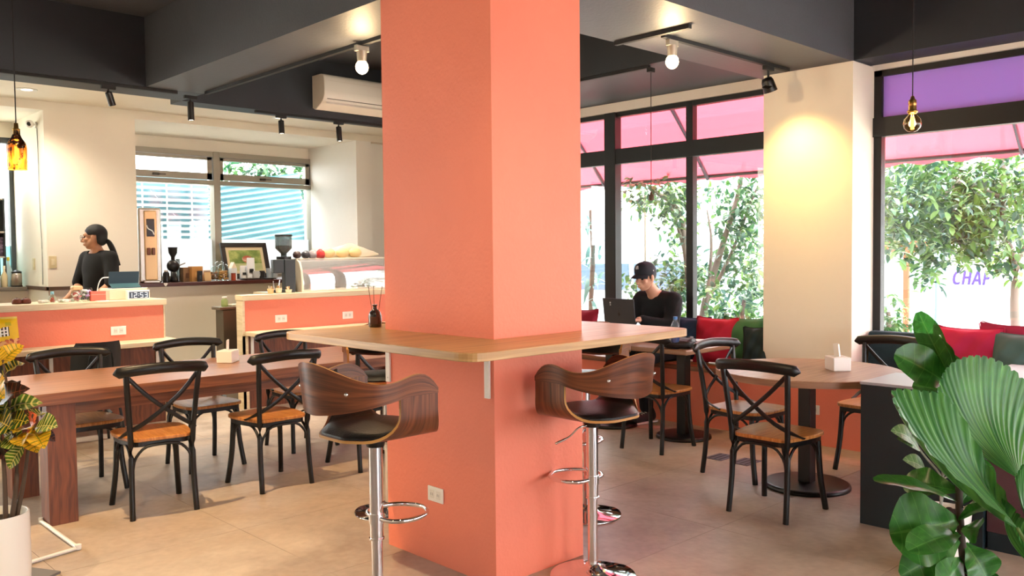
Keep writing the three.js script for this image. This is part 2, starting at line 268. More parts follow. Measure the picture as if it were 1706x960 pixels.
// champagne aluminium kitchen windows
const alu = std(0x9b9484, 0.42, { metalness: 0.35 }), film = phys(0xf6f8fa, 0.95, { transmission: 0.62, thickness: 0 });
{
  const w = grp('window_5', 'champagne aluminium kitchen window'), zf = ZW, x0 = 3.52, x1 = 6.3, mx = 4.93;
  part(w, 'frame', [box(x0, x1, 2.735, 2.8, zf - 0.1, zf + 0.02), box(x0, x1, 1.206, 1.25, zf - 0.1, zf + 0.02), box(x0, x0 + 0.05, 1.206, 2.8, zf - 0.1, zf + 0.02), box(x1 - 0.03, x1, 1.206, 2.8, zf - 0.1, zf + 0.02)], alu);
  part(w, 'mullion', [rbox(mx - 0.045, mx + 0.045, 1.206, 2.8, zf - 0.1, zf + 0.035, 0.006)], alu);
  part(w, 'transom_rail', [rbox(x0, x1, 2.385, 2.44, zf - 0.1, zf + 0.03, 0.006)], alu);
  for (const [a, b] of [[x0 + 0.05, mx - 0.045], [mx + 0.045, x1 - 0.03]]) {
    const s = part(w, 'hopper_sash', [box(a + 0.01, b - 0.01, 2.45, 2.53, zf - 0.05, zf + 0.01), box(a + 0.01, b - 0.01, 2.695, 2.73, zf - 0.05, zf + 0.01), box(a + 0.01, a + 0.05, 2.45, 2.73, zf - 0.05, zf + 0.01), box(b - 0.07, b - 0.01, 2.45, 2.73, zf - 0.05, zf + 0.01)], alu);
    part(s, 'latch', [rbox((a + b) / 2 - 0.1, (a + b) / 2 - 0.02, 2.47, 2.5, zf + 0.01, zf + 0.04, 0.006), rbox((a + b) / 2 - 0.05, (a + b) / 2 + 0.05, 2.478, 2.49, zf + 0.04, zf + 0.055, 0.004)], std(0x4a463e, 0.4, { metalness: 0.6 }));
    part(w, 'glass_pane', box(a, b, 1.25, 2.385, zf - 0.06, zf - 0.055), M.glass);
    part(w, 'glass_pane', box(a + 0.05, b - 0.07, 2.53, 2.695, zf - 0.03, zf - 0.025), M.glass);
    part(w, 'frosted_film', box(a, b, 1.25, 1.7, zf - 0.054, zf - 0.053), film);
  }
  const w2 = grp('window_6', 'bright kitchen window beside the shelves');
  part(w2, 'frame', [box(0.45, 2.633, 1.19, 1.25, -10.6, -10.5), box(0.45, 2.633, 2.72, 2.78, -10.6, -10.5), box(2.59, 2.632, 1.19, 2.78, -10.6, -10.5)], std(0x3f4748, 0.5));
  part(w2, 'glass_pane', box(0.45, 2.59, 1.25, 2.72, -10.56, -10.555), M.glass);
  part(w2, 'frosted_film', box(0.45, 2.59, 1.25, 1.62, -10.554, -10.553), phys(0xbfe6e6, 0.9, { transmission: 0.6, thickness: 0 }));
}
// the two coral half walls of the counter with caps, ledges and walnut fronts
function counter(x0, x1, endLeft, endRight, label, legs) {
  const o = thing('service_counter', label, 'counter'), zb = endLeft ? -7.985 : -8.32;
  part(o, 'coral_front', box(x0, x1, 0.755, 1.055, -7.97, ZCOUNTER), M.coral);
  part(o, 'lower_front', box(x0, x1, 0, 0.715, -7.96, ZCOUNTER - 0.005), M.walnutV);
  part(o, 'counter_cap', rbox(x0 - (endLeft ? 0.03 : 0), x1 + (endRight ? 0.02 : 0), 1.055, 1.108, zb, ZCOUNTER + 0.03, 0.004), M.whiteWood);
  part(o, 'ledge', rbox(x0, x1 + (endRight ? 0.06 : 0), 0.715, 0.755, -7.97, ZCOUNTER + 0.29, 0.004), M.whiteWood);
  if (endRight) part(o, 'end_panel', box(x1, x1 + 0.012, 0, 1.055, -8.3, ZCOUNTER + 0.004), M.whiteWood);
  if (endLeft) { part(o, 'end_panel', [box(x0 - 0.025, x0, 0, 1.055, -7.97, ZCOUNTER + 0.006), box(x0 - 0.025, x0 + 0.03, 0, 0.714, ZCOUNTER - 0.005, ZCOUNTER + 0.006)], M.whiteWood);
    part(o, 'rear_worktop', box(4.36, x1, 0.99, 1.107, -8.5, -7.986), M.whiteWood); }
  for (const lx of legs) part(o, 'ledge_bracket', [box(lx - 0.014, lx + 0.014, 0.36, 0.715, ZCOUNTER, ZCOUNTER + 0.012), box(lx - 0.014, lx + 0.014, 0.703, 0.7149, ZCOUNTER, ZCOUNTER + 0.24)], M.whiteMetal);
  return o;
}
counter(0.41, 3.145, false, true, 'coral half-wall counter with the digital clock on its cap', [1.0, 2.2, 3.08]);
counter(3.93, 6.55, true, false, 'coral half-wall counter carrying the cake display case', [4.0, 5.2]);
{ const o = thing('steel_cabinet', 'dull steel cabinet in the gap between the two coral counters', 'cabinet', [3.935, 0.2, -8.5]);
  part(o, 'body', rbox(0.004, 1.9, 0.08, 0.745, 0, 0.17, 0.006), std(0x6b6354, 0.4, { metalness: 0.75 }));
  part(o, 'worktop', rbox(-0.03, 1.9, 0.745, 0.775, -0.02, 0.175, 0.005), std(0x7b7262, 0.35, { metalness: 0.8 }));
  part(o, 'plinth', box(0.03, 1.88, 0, 0.08, 0.02, 0.15), M.blackMatte); }
// bench along the right windows, stopped by nothing: it passes in front of the column
{ const o = thing('window_bench', 'long wall bench with coral front under the right windows', 'bench');
  part(o, 'bench_front', box(6.24, 6.32, 0, 0.47, -6.9, 3.1), M.coral);
  part(o, 'seat_board', [rbox(6.2, 6.328, 0.47, 0.515, -6.9, 3.1, 0.005), rbox(6.328, XW - 0.002, 0.47, 0.515, -6.9, -3.672, 0.004), rbox(6.328, XW - 0.002, 0.47, 0.515, -2.933, 3.1, 0.004)], M.walnut);
  single('bench_back_pad', 'dark teal back pad along the right window bench', 'bench pad', rbox(6.56, 6.655, 0.516, 0.87, -2.92, 3.05, 0.03), std(0x16323c, 0.85)); }

// ------------------------------------------------------------------ cross-back chairs
const chairParts = (() => {
  const s = new THREE.Shape(), w0 = 0.165, w1 = 0.2, d = 0.2; // seat outline, rear narrower
  s.moveTo(-w0 + 0.05, -d); s.lineTo(w0 - 0.05, -d); s.quadraticCurveTo(w0, -d, w0 + 0.008, -d + 0.06); s.quadraticCurveTo(w1 + 0.012, 0.02, w1, d - 0.07); s.quadraticCurveTo(w1 - 0.005, d, w1 - 0.07, d + 0.006); s.quadraticCurveTo(0, d + 0.02, -w1 + 0.07, d + 0.006); s.quadraticCurveTo(-w1 + 0.005, d, -w1, d - 0.07); s.quadraticCurveTo(-w1 - 0.012, 0.02, -w0 - 0.008, -d + 0.06); s.quadraticCurveTo(-w0, -d, -w0 + 0.05, -d);
  const seat = rx(new THREE.ExtrudeGeometry(s, { depth: 0.012, bevelEnabled: true, bevelThickness: 0.005, bevelSize: 0.006, bevelSegments: 2, curveSegments: 5 }), Math.PI / 2);
  seat.scale(1, 1, 1); seat.translate(0, 0.452, 0); seat.scale(1, 1, 1);
  const rim = rx(new THREE.ExtrudeGeometry(s, { depth: 0.03, bevelEnabled: false, curveSegments: 5 }), Math.PI / 2); rim.scale(0.965, 1, 0.965); rim.translate(0, 0.436, 0);
  const leg = (k) => [sweep([V(0.178 * k, 0, -0.225), V(0.172 * k, 0.22, -0.2), V(0.172 * k, 0.44, -0.198), V(0.185 * k, 0.64, -0.222), V(0.2 * k, 0.83, -0.252)], 12, 8, 0.0165)];
  const fleg = (k) => [sweep([V(0.196 * k, 0, 0.198), V(0.178 * k, 0.2, 0.166), V(0.168 * k, 0.43, 0.152)], 8, 8, (t) => [0.0175 - 0.001 * t, 0.0175])];
  const rail = sweep([V(-0.262, 0.838, -0.226), V(-0.2, 0.85, -0.256), V(0, 0.862, -0.286), V(0.2, 0.85, -0.256), V(0.262, 0.838, -0.226)], 20, 10, (t) => { const e = Math.min(t, 1 - t); const k = e < 0.05 ? Math.sqrt(Math.max(0.02, 1 - (1 - e / 0.05) ** 2)) : 1; return [0.019 * k, 0.031 * k]; });
  const xbar = (k) => sweep([V(-0.188 * k, 0.812, -0.245), V(-0.1 * k, 0.715, -0.257 - 0.006 * k), V(0, 0.628, -0.25 - 0.006 * k), V(0.11 * k, 0.545, -0.232), V(0.188 * k, 0.492, -0.182), V(0.2 * k, 0.45, -0.07)], 14, 8, [0.0055, 0.0125].length ? () => [0.0125, 0.0055] : 0, V(0, 0, 1), { square: 0.6 });
  const U = (a, b, low) => { const m = (t, y) => V(lerp(a.x, b.x, t), y, lerp(a.z, b.z, t)); return sweep([m(0.02, low), m(0.06, low + 0.07), m(0.2, 0.397), m(0.3, 0.408), m(0.7, 0.408), m(0.8, 0.397), m(0.94, low + 0.07), m(0.98, low)], 18, 6, 0.0085); };
  const r1 = V(-0.172, 0, -0.199), r2 = V(0.172, 0, -0.199), f1 = V(-0.172, 0, 0.157), f2 = V(0.172, 0, 0.157);
  return { seat: G(seat), rim: G(rim), legs: [G(leg(-1)), G(leg(1)), G(fleg(-1)), G(fleg(1))], rail: G(rail), xs: [G(xbar(1)), G(xbar(-1))], us: [G(U(r1, r2, 0.27)), G(U(f1, f2, 0.28)), G(U(r1, f1, 0.28)), G(U(r2, f2, 0.28))] };
})();
for (const g of [chairParts.seat, chairParts.rim, chairParts.rail, ...chairParts.legs, ...chairParts.xs, ...chairParts.us]) g.userData.done = true;
function crossChair(label, x, z, turn, seatMat, group) {
  const c = thing('cross_back_chair', label, 'chair', [x, 0, z], turn, group), q = chairParts;
  part(c, 'seat', q.seat, seatMat); part(c, 'seat_rim', q.rim, M.black);
  for (const g of q.legs) part(c, 'leg', g, M.black);
  part(c, 'top_rail', q.rail, M.black);
  for (const g of q.xs) part(c, 'cross_bar', g, M.black);
  for (const g of q.us) part(c, 'brace_hoop', g, M.black);
  return c;
}
const gc = 'cross-back chairs round the long table', gr = 'cross-back chairs of the window tables';
crossChair('black cross-back chair at the long table nearest the croton pot', 2.0, -5.19, Math.PI - 0.12, M.honey, gc);
crossChair('black cross-back chair, middle one on the near side of the long table', 2.755, -5.2, Math.PI + 0.02, M.honey, gc);
crossChair('black cross-back chair half hidden behind the walnut bar stool', 3.5, -5.19, Math.PI - 0.05, M.honey, gc);
crossChair('black cross-back chair on the far side of the table facing the croton end', 1.84, -5.93, 0.0, M.honey, gc);
crossChair('black cross-back chair behind the tissue box on the long table', 2.67, -5.98, 0.02, M.honey, gc);
crossChair('black cross-back chair at the far right end of the long table', 3.47, -6.02, 0.03, M.honey, gc);
crossChair('black cross-back chair in front of the round table, its back to the viewer', 4.52, -2.53, Math.PI / 2, M.honey, gr);
crossChair('black cross-back chair seen edge-on left of the round table', 5.1, -3.08, -0.05, M.honey, gr);
crossChair('black cross-back chair across the round table near the dark bench back', 5.82, -2.52, -Math.PI / 2, M.honey, gr);
crossChair('black cross-back chair at the table of the man with the laptop', 5.36, -4.0, Math.PI / 2 + 0.06, M.honey, gr);

// dark shell chairs drawn up to the counter ledge
function shellChair(label, x, z, turn) {
  const c = thing('shell_chair', label, 'chair', [x, 0, z], turn, 'dark shell chairs at the counter ledge'), dark = std(0x15191b, 0.5);
  const b = plate((u, v) => { const a = (u - 0.5) * 1.7, w = 1 - 0.18 * Math.pow(Math.abs(2 * v - 1), 3), R = 0.24; return { p: V(R * Math.sin(a * w), 0.5 + 0.34 * v, 0.04 - R * Math.cos(a * w) - 0.06 * v), n: V(Math.sin(a), 0.1, -Math.cos(a)).normalize() }; }, 14, 8, 0.014);
  part(c, 'backrest', [...b.faces, ...b.rims], dark);
  part(c, 'seat', rbox(-0.2, 0.2, 0.44, 0.475, -0.2, 0.2, 0.017, 3), dark);
  part(c, 'back_hoop', sweep([V(-0.085, 0.45, -0.22), V(-0.085, 0.7, -0.268), V(-0.06, 0.775, -0.278), V(0.06, 0.775, -0.278), V(0.085, 0.7, -0.268), V(0.085, 0.45, -0.22)], 26, 6, 0.008), std(0x2b2f31, 0.3, { metalness: 0.8 }));
  for (const [a, b2] of [[-1, -1], [1, -1], [-1, 1], [1, 1]]) part(c, 'leg', rod(V(0.2 * a, 0, 0.2 * b2), V(0.15 * a, 0.45, 0.15 * b2), 0.011), M.black);
}
shellChair('dark shell chair with a steel hoop at the counter ledge behind the long table', 2.3, -7.22, Math.PI);
shellChair('dark shell chair at the ledge under the yellow snack bag', 1.52, -7.2, Math.PI);

// ------------------------------------------------------------------ long dining table
{ const o = thing('dining_table', 'long walnut dining table with thick top and block legs', 'table', [2.63, 0, -5.65]);
  part(o, 'table_top', rbox(-1.29, 1.29, 0.7425, 0.744, -0.465, 0.465, 0.0005, 1), M.walnutGlare);  // thin sheet over the slab, its walnut paler for painted-in glare
  part(o, 'edge_band', rbox(-1.29, 1.29, 0.676, 0.7425, -0.465, 0.465, 0.003), M.walnut);
  part(o, 'apron', [box(-1.2, 1.2, 0.6, 0.676, -0.36, -0.33), box(-1.2, 1.2, 0.6, 0.676, 0.33, 0.36)], M.walnut);
  for (const [x, z] of [[-1.2, 0.44], [-1.2, -0.3], [1.12, 0.44], [1.12, -0.3]]) part(o, 'leg', rbox(x, x + 0.15, 0, 0.676, z - 0.15, z, 0.003), M.walnutV); }

// ------------------------------------------------------------------ bar table round the pillar
{ const o = thing('bar_table', 'square oak bar table fitted round the coral pillar', 'table', [2.88, 0, -3.2]);
  const s = new THREE.Shape(), a = 0.725, r = 0.1; s.moveTo(-a + r, -a); s.lineTo(a - r, -a); s.quadraticCurveTo(a, -a, a, -a + r); s.lineTo(a, a - r); s.quadraticCurveTo(a, a, a - r, a); s.lineTo(-a + r, a); s.quadraticCurveTo(-a, a, -a, a - r); s.lineTo(-a, -a + r); s.quadraticCurveTo(-a, -a, -a + r, -a);
  const h = new THREE.Path(), x0 = 2.5845 - 2.88, x1 = 3.1675 - 2.88, y0 = -(-2.8195 + 3.2), y1 = -(-3.6355 + 3.2); h.moveTo(x0, y0); h.lineTo(x0, y1); h.lineTo(x1, y1); h.lineTo(x1, y0); h.lineTo(x0, y0); s.holes.push(h);
  const g = rx(new THREE.ExtrudeGeometry(s, { depth: 0.03, bevelEnabled: true, bevelThickness: 0.003, bevelSize: 0.003, bevelSegments: 2, curveSegments: 8 }), -Math.PI / 2); g.translate(0, 1.077, 0);
  part(o, 'table_top', g, M.oak);
  const br = (x, z, ax) => { const L = 0.3, b = ax === 'x' ? [box(x - 0.008, x + 0.002, 1.074 - 0.23, 1.074, z - 0.016, z + 0.016), box(x - L, x, 1.066, 1.0739, z - 0.016, z + 0.016), tr(rz(cyl(0.005, 0.005, 0, 0.004, 10), Math.PI / 2), x - 0.008, 0.865, z)] : [box(x - 0.016, x + 0.016, 1.074 - 0.17, 1.074, z - 0.002, z + 0.008), box(x - 0.016, x + 0.016, 1.066, 1.0739, z, z + L), tr(rx(cyl(0.005, 0.005, 0, 0.004, 10), Math.PI / 2), x, 0.925, z + 0.008)]; part(o, 'bracket', b, M.whiteMetal, 'white steel bracket'); };
  br(2.585 - 2.88 - 0.002, -3.61 + 3.2, 'x'); br(2.585 - 2.88 - 0.002, -2.86 + 3.2, 'x'); }

// ------------------------------------------------------------------ bentwood bar stools
function barStool(label, x, z, turn, hs) {
  const o = thing('bar_stool', label, 'stool', [x, 0, z], turn, 'bentwood stools round the pillar');
  // seat shell: a sheet that curls up at both sides into the arms
  const half = 0.15, R = 0.085, rise = 0.10, L = half + R * Math.PI / 2 + rise;
  const sec = (s) => { const k = Math.sign(s), a = Math.abs(s); if (a < half) return { x: s, y: 0, nx: 0, ny: 1 }; const q = (a - half) / R; if (q < Math.PI / 2) return { x: k * (half + R * Math.sin(q)), y: R * (1 - Math.cos(q)), nx: -k * Math.sin(q), ny: Math.cos(q) }; return { x: k * (half + R), y: R + (a - half - R * Math.PI / 2), nx: -k, ny: 0 }; };
  const shell = (th, lift, shrink, smax) => plate((u, v) => { const s = lerp(-smax, smax, u), a = Math.abs(s), q = sec(s), t = clamp((a - 0.06) / (L - 0.14)), e = t * t * (3 - 2 * t); const round = Math.sqrt(Math.max(0, 1 - Math.pow(Math.min(1, a / 0.3), 2.4) * 0.35));
    const zr = lerp(-0.205 * round, -0.05, e) + shrink, zf = lerp(0.215 * round, 0.125, e) - shrink; return { p: V(q.x + q.nx * lift, hs + q.y + q.ny * lift, lerp(zr, zf, v)), n: V(q.nx, q.ny, 0) }; }, 36, 8, th, 0.8, 0.4);
  const b = shell(0.011, 0, 0, L);
  part(o, 'seat_shell', b.faces, M.stoolWood); part(o, 'seat_edge', b.rims, M.ply, 'pale plywood edge');
  const pad = plate((u, v) => { const s = lerp(-0.235, 0.235, u), a = Math.abs(s), q = sec(s), round = Math.sqrt(Math.max(0, 1 - Math.pow(Math.min(1, a / 0.3), 2.4) * 0.35)), t = clamp((a - 0.06) / (L - 0.14)), e = t * t * (3 - 2 * t); const z0 = lerp(-0.205 * round, -0.05, e) + 0.012, z1 = lerp(0.215 * round, 0.125, e) - 0.012; const lift = 0.008 + 0.024 * Math.pow(Math.max(0, Math.sin(Math.PI * v)), 0.35) * Math.pow(Math.max(0, Math.sin(Math.PI * u)), 0.3); return { p: V(q.x + q.nx * lift, hs + q.y + q.ny * lift, lerp(z0, z1, v)), n: V(q.nx, q.ny, 0) }; }, 28, 14, 0.01);
  part(o, 'seat_pad', [...pad.faces, ...pad.rims], M.leather);
  // back band: wraps from arm to arm; path length parameter p in [-1, 1], 0 = middle of the back
  const W = half + R, side = 0.16, arc = Math.PI * W / 2, tot = arc + side;
  const plan = (p) => { const k = Math.sign(p) || 1, l = Math.abs(p) * tot; if (l < arc) { const a = l / W; return { x: k * W * Math.sin(a), z: -0.035 - W * 1.0 * Math.cos(a), nx: k * Math.sin(a), nz: -Math.cos(a) }; } return { x: k * W, z: -0.035 + (l - arc), nx: k, nz: 0 }; };
  const top = (a) => a < 0.55 ? lerp(0.3, 0.22, (1 - Math.cos(Math.PI * a / 0.55)) / 2) : a < 0.82 ? lerp(0.22, 0.246, (1 - Math.cos(Math.PI * (a - 0.55) / 0.27)) / 2) : lerp(0.246, 0.185, Math.pow((a - 0.82) / 0.18, 2.2));
  const bot = (a) => lerp(0.1, 0.165, Math.pow(clamp(a / 0.72), 1.4));
  const bandAt = (lift, m) => (u, v) => { const p = lerp(-m, m, u), a = Math.abs(p), q = plan(p), y = lerp(bot(a), top(a), v), lean = 0.12 * (y - 0.12) * (1 - clamp(a)); return { p: V(q.x + q.nx * (lift + lean), hs + y, q.z + q.nz * (lift + lean)), n: V(q.nx, 0, q.nz) }; };
  const band = plate((u, v) => bandAt(0.004, 1)(1 - u, v), 48, 8, 0.011, 1.1, 0.3);
  part(o, 'back_band', band.faces, M.stoolWood); part(o, 'band_edge', band.rims, M.ply, 'pale plywood edge');
  const ip = plate((u, v) => { const m = 0.72, p = lerp(m, -m, u), a = Math.abs(p), q = plan(p), y0 = bot(a) + 0.012, y1 = top(a) - 0.01, y = lerp(y0, y1, v), lean = 0.12 * (y - 0.12) * (1 - clamp(a)), lift = -0.008 - 0.014 * Math.pow(Math.max(0, Math.sin(Math.PI * v)), 0.4) * Math.pow(Math.max(0, Math.sin(Math.PI * u)), 0.25); return { p: V(q.x + q.nx * (lift + lean), hs + y, q.z + q.nz * (lift + lean)), n: V(q.nx, 0, q.nz) }; }, 40, 8, 0.008);
  part(o, 'back_pad', [...ip.faces, ...ip.rims], M.leather);
  for (const p of [-0.3, 0.3]) { const q = bandAt(0.011, 1)((p + 1) / 2, 0.52); part(o, 'rivet', ball(0.0085, q.p.x, q.p.y, q.p.z, 1, 1, 1, 10), M.chrome); }
  // column
  part(o, 'sleeve', [cyl(0.027, 0.027, 0.37, hs - 0.02, 28), cyl(0.03, 0.03, 0.365, 0.372, 28)], M.chrome);
  part(o, 'pole', cyl(0.0225, 0.0225, 0.04, 0.38, 28), M.chrome);
  part(o, 'seat_plate', [rbox(-0.09, 0.09, hs - 0.026, hs - 0.007, -0.09, 0.09, 0.005), cyl(0.035, 0.045, hs - 0.06, hs - 0.02, 20)], M.black);
  part(o, 'base', lathe([[0.0, 0.062], [0.034, 0.06], [0.04, 0.045], [0.075, 0.028], [0.14, 0.019], [0.195, 0.011], [0.2, 0.004], [0.198, 0.0], [0, 0]], 48), M.chrome);
  part(o, 'foot_ring', [sweep([V(0.02, 0.45, 0), V(0.085, 0.45, 0.015), V(0.118, 0.45, 0.07), V(0.1, 0.45, 0.17), V(0, 0.45, 0.225), V(-0.1, 0.45, 0.17), V(-0.118, 0.45, 0.07), V(-0.085, 0.45, 0.015), V(-0.02, 0.45, 0)], 44, 8, 0.0095), cyl(0.031, 0.031, 0.43, 0.47, 24)], M.chrome);
  part(o, 'lever', sweep([V(0.03, hs - 0.05, 0.0), V(0.07, hs - 0.06, 0.02), V(0.1, hs - 0.1, 0.05), V(0.15, hs - 0.13, 0.09)], 12, 6, (t) => [t > 0.7 ? 0.006 : 0.004, t > 0.7 ? 0.006 : 0.004]), M.chrome);
  return o;
}
barStool('walnut bentwood stool with chrome pole facing the darker orange side of the pillar', 1.955, -2.83, Math.PI / 2, 0.795);
barStool('walnut bentwood stool with chrome pole at the bright salmon side of the pillar', 2.987, -2.6, Math.PI, 0.755);
barStool('bar stool behind the pillar showing its black padded back, beside the reed diffuser', 2.92, -4.1, -0.45, 0.78);
barStool('bar stool behind the pillar showing its black padded back, on the laptop side', 3.68, -3.25, -1.15, 0.78);

// ------------------------------------------------------------------ window-side tables
const pedestal = (o, r = 0.26) => { part(o, 'post', rbox(-0.04, 0.04, 0.03, 0.7, -0.04, 0.04, 0.004), M.black); part(o, 'base', lathe([[0, 0.032], [r - 0.02, 0.03], [r - 0.004, 0.022], [r, 0.01], [r, 0], [0, 0]], 40), M.black); part(o, 'top_plate', [box(-0.2, 0.2, 0.69, 0.7, -0.03, 0.03), box(-0.03, 0.03, 0.69, 0.7, -0.2, 0.2)], M.blackMatte); };
{ const o = thing('round_table', 'round brown table on a black square post, tissue box on top', 'table', [5.1, 0, -2.65]);
  part(o, 'table_top', [cyl(0.56, 0.56, 0.704, 0.741, 64), cyl(0.56, 0.556, 0.741, 0.744, 64)], M.roundTop); pedestal(o, 0.265); }
{ const o = thing('cafe_table', 'brown rectangular table under the laptop', 'table', [5.78, 0, -4.42]);
  part(o, 'table_top', rbox(-0.35, 0.35, 0.706, 0.744, -0.63, 0.63, 0.012, 3), M.roundTop); for (const z of [-0.38, 0.36]) { part(o, 'post', rbox(-0.04, 0.04, 0.03, 0.706, z - 0.04, z + 0.04, 0.004), M.black); part(o, 'base', tr(lathe([[0, 0.032], [0.2, 0.03], [0.216, 0.022], [0.22, 0.01], [0.22, 0], [0, 0]], 36), 0, 0, z), M.black); } }
{ const o = thing('cafe_table', 'grey-topped table behind the fan palm', 'table', [5.85, 0, -1.45]);
  part(o, 'table_top', rbox(-0.33, 0.33, 0.706, 0.744, -0.36, 0.36, 0.01, 3), std(0xa9a3a0, 0.35)); pedestal(o, 0.24); }
{ const o = thing('low_cabinet', 'black low cabinet with a pale top beside the round table', 'cabinet', [4.6, 0, -2.08]);
  part(o, 'body', rbox(0, 0.46, 0, 0.762, 0, 0.62, 0.003), std(0x0f2229, 0.45));
  part(o, 'top', rbox(-0.004, 0.464, 0.762, 0.778, -0.004, 0.624, 0.003), std(0x9fa0a6, 0.3)); }
{ const o = thing('low_cabinet', 'maroon fronted low unit on a black plinth behind the fig', 'cabinet', [4.63, 0, -1.455]);
  part(o, 'body', rbox(0, 0.42, 0.09, 0.64, 0, 1.3, 0.003), std(0xffffff, 0.6, { map: plaster('#54343a', 8, 0.5) })); part(o, 'plinth', box(0.004, 0.4, 0, 0.09, 0.004, 1.296), std(0x12222a, 0.5)); part(o, 'top', rbox(-0.004, 0.424, 0.64, 0.66, 0, 1.3, 0.003), std(0x2a2a2c, 0.4)); }
for (const [x, z, l] of [[5.39, -3.467, 'dark floor plate nearer the coral bench front'], [5.39, -3.258, 'dark floor plate nearer the round table']]) { const o = thing('floor_plate', l, 'floor plate', [x, 0, z], 0, 'dark floor plates'); part(o, 'plate', rbox(-0.1, 0.1, 0.0003, 0.004, -0.07, 0.07, 0.0015), std(0x514a5c, 0.4)); part(o, 'slots', [box(-0.08, 0.08, 0.004, 0.0045, -0.045, -0.035), box(-0.08, 0.08, 0.004, 0.0045, -0.005, 0.005), box(-0.08, 0.08, 0.004, 0.0045, 0.035, 0.045)], M.blackMatte); }

// ------------------------------------------------------------------ lamps
const onZ = (px, py, z) => { const d = sight(px, py); return EYE.clone().addScaledVector(d, (z - EYE.z) / d.z); };
const onY = (px, py, y) => { const d = sight(px, py); return EYE.clone().addScaledVector(d, (y - EYE.y) / d.y); };
const onX = (px, py, x) => { const d = sight(px, py); return EYE.clone().addScaledVector(d, (x - EYE.x) / d.x); };
const WARM = new THREE.Color(1, 0.7, 0.38), WARMER = new THREE.Color(1, 0.66, 0.3), NEUTRAL = new THREE.Color(1, 0.86, 0.68);
const glow = (c, k) => new THREE.MeshStandardMaterial({ color: 0x111111, emissive: c, emissiveIntensity: k, roughness: 0.5 });
function aim(parent, kind, color, intensity, from, to, angle = 40, penumbra = 0.5, size = 1) {
  const l = kind === 'spot' ? new THREE.SpotLight(color, intensity, 0, angle * D, penumbra, 2) : new THREE.PointLight(color, intensity, 0, 2);
  l.name = 'light'; l.position.copy(from); l.castShadow = true; l.shadow.radius = size; l.shadow.mapSize.set(1024, 1024); parent.add(l);
  if (kind === 'spot') { l.target.position.copy(to); l.target.name = 'light_target'; parent.add(l.target); }
  return l;
}
// a tube-shaped track head; ax = the way it points
function trackHead(label, at, dir, len, r, { color = NEUTRAL, power = 0, angle = 35, pen = 0.6, drop = 0.05, lit = 12, size = 2 } = {}) {
  const o = thing('track_spotlight', label, 'spotlight', [at.x, at.y, at.z], 0, 'black track spotlights'), d = dir.clone().normalize(), q = new THREE.Quaternion().setFromUnitVectors(V(0, -1, 0), d);
  part(o, 'adapter', rbox(-0.055, 0.055, -0.028, 0, -0.016, 0.016, 0.004), M.blackMatte);
  part(o, 'stem', [rod(V(0, -0.02, 0), V(0, -drop, 0), 0.007), ball(0.012, 0, -drop, 0, 1, 1, 1, 10)], M.blackMatte);
  const body = lathe([[0, 0], [r * 0.85, 0], [r, -0.006], [r, -len], [r * 0.88, -len], [r * 0.88, -len + 0.015], [0, -len + 0.015]], 20); body.applyQuaternion(q); body.translate(0, -drop, 0); part(o, 'head', body, M.black);
  const face = cyl(r * 0.86, r * 0.86, -len + 0.004, -len + 0.008, 20); face.applyQuaternion(q); face.translate(0, -drop, 0); part(o, 'lens', face, power ? glow(color, lit) : std(0xd8d8d0, 0.3));
  if (power) { const p = d.clone().multiplyScalar(len + 0.012).add(V(0, -drop, 0)); aim(o, 'spot', color, power, p, p.clone().addScaledVector(d, 2), angle, pen, size); }
  return o;
}
const track = (label, a, b) => single('lighting_track', label, 'track', [(() => { const d = b.clone().sub(a), g = new THREE.BoxGeometry(d.length(), 0.024, 0.032); g.rotateY(-Math.atan2(d.z, d.x)); return tr(g, 0, -0.012, 0); })()], M.blackMatte, [(a.x + b.x) / 2, a.y, (a.z + b.z) / 2], 0, 'black lighting tracks');
const yT = Y1 - 0.0005;
track('black lighting track along the left bulkhead above the counter', V(0.2, yT, -7.33), V(3.1, yT, -7.33));
track('black lighting track below the air conditioner', V(4.05, yT, -7.78), V(5.9, yT, -7.78));
track('grey lighting track along the long ceiling beam', V(3.3, yT, -7.2), V(3.3, yT, -3.85));
track('long lighting track running to the cream column', V(4.62, yT, -3.4), V(6.22, yT, -3.4));
track('short lighting track crossing the beam end', V(4.56, yT, -3.74), V(4.56, yT, -3.15));
track('lighting track above the seated man', V(5.53, 2.9495, -6.4), V(5.53, 2.9495, -4.2));
const hd = (px, py, z) => { const p = onZ(px, py, z); p.y = yT - 0.024; return p; };
trackHead('tilted black track spotlight left of the two over the clock counter', hd(180, 142, -7.33), V(0.35, -1, -0.15), 0.11, 0.027, { power: 9, angle: 42 });
trackHead('straight black track spotlight at the beam corner over the clock counter', hd(317, 160, -7.33), V(0.02, -1, 0), 0.16, 0.027, { power: 9, angle: 45 });
trackHead('black track spotlight left of the two over the cake display', hd(468, 190, -7.78), V(0.03, -1, 0.02), 0.13, 0.028, { power: 8, angle: 45 });
trackHead('black track spotlight right of the two over the cake display', hd(564, 204, -7.78), V(0.05, -1, 0.02), 0.15, 0.028, { power: 8, angle: 45 });
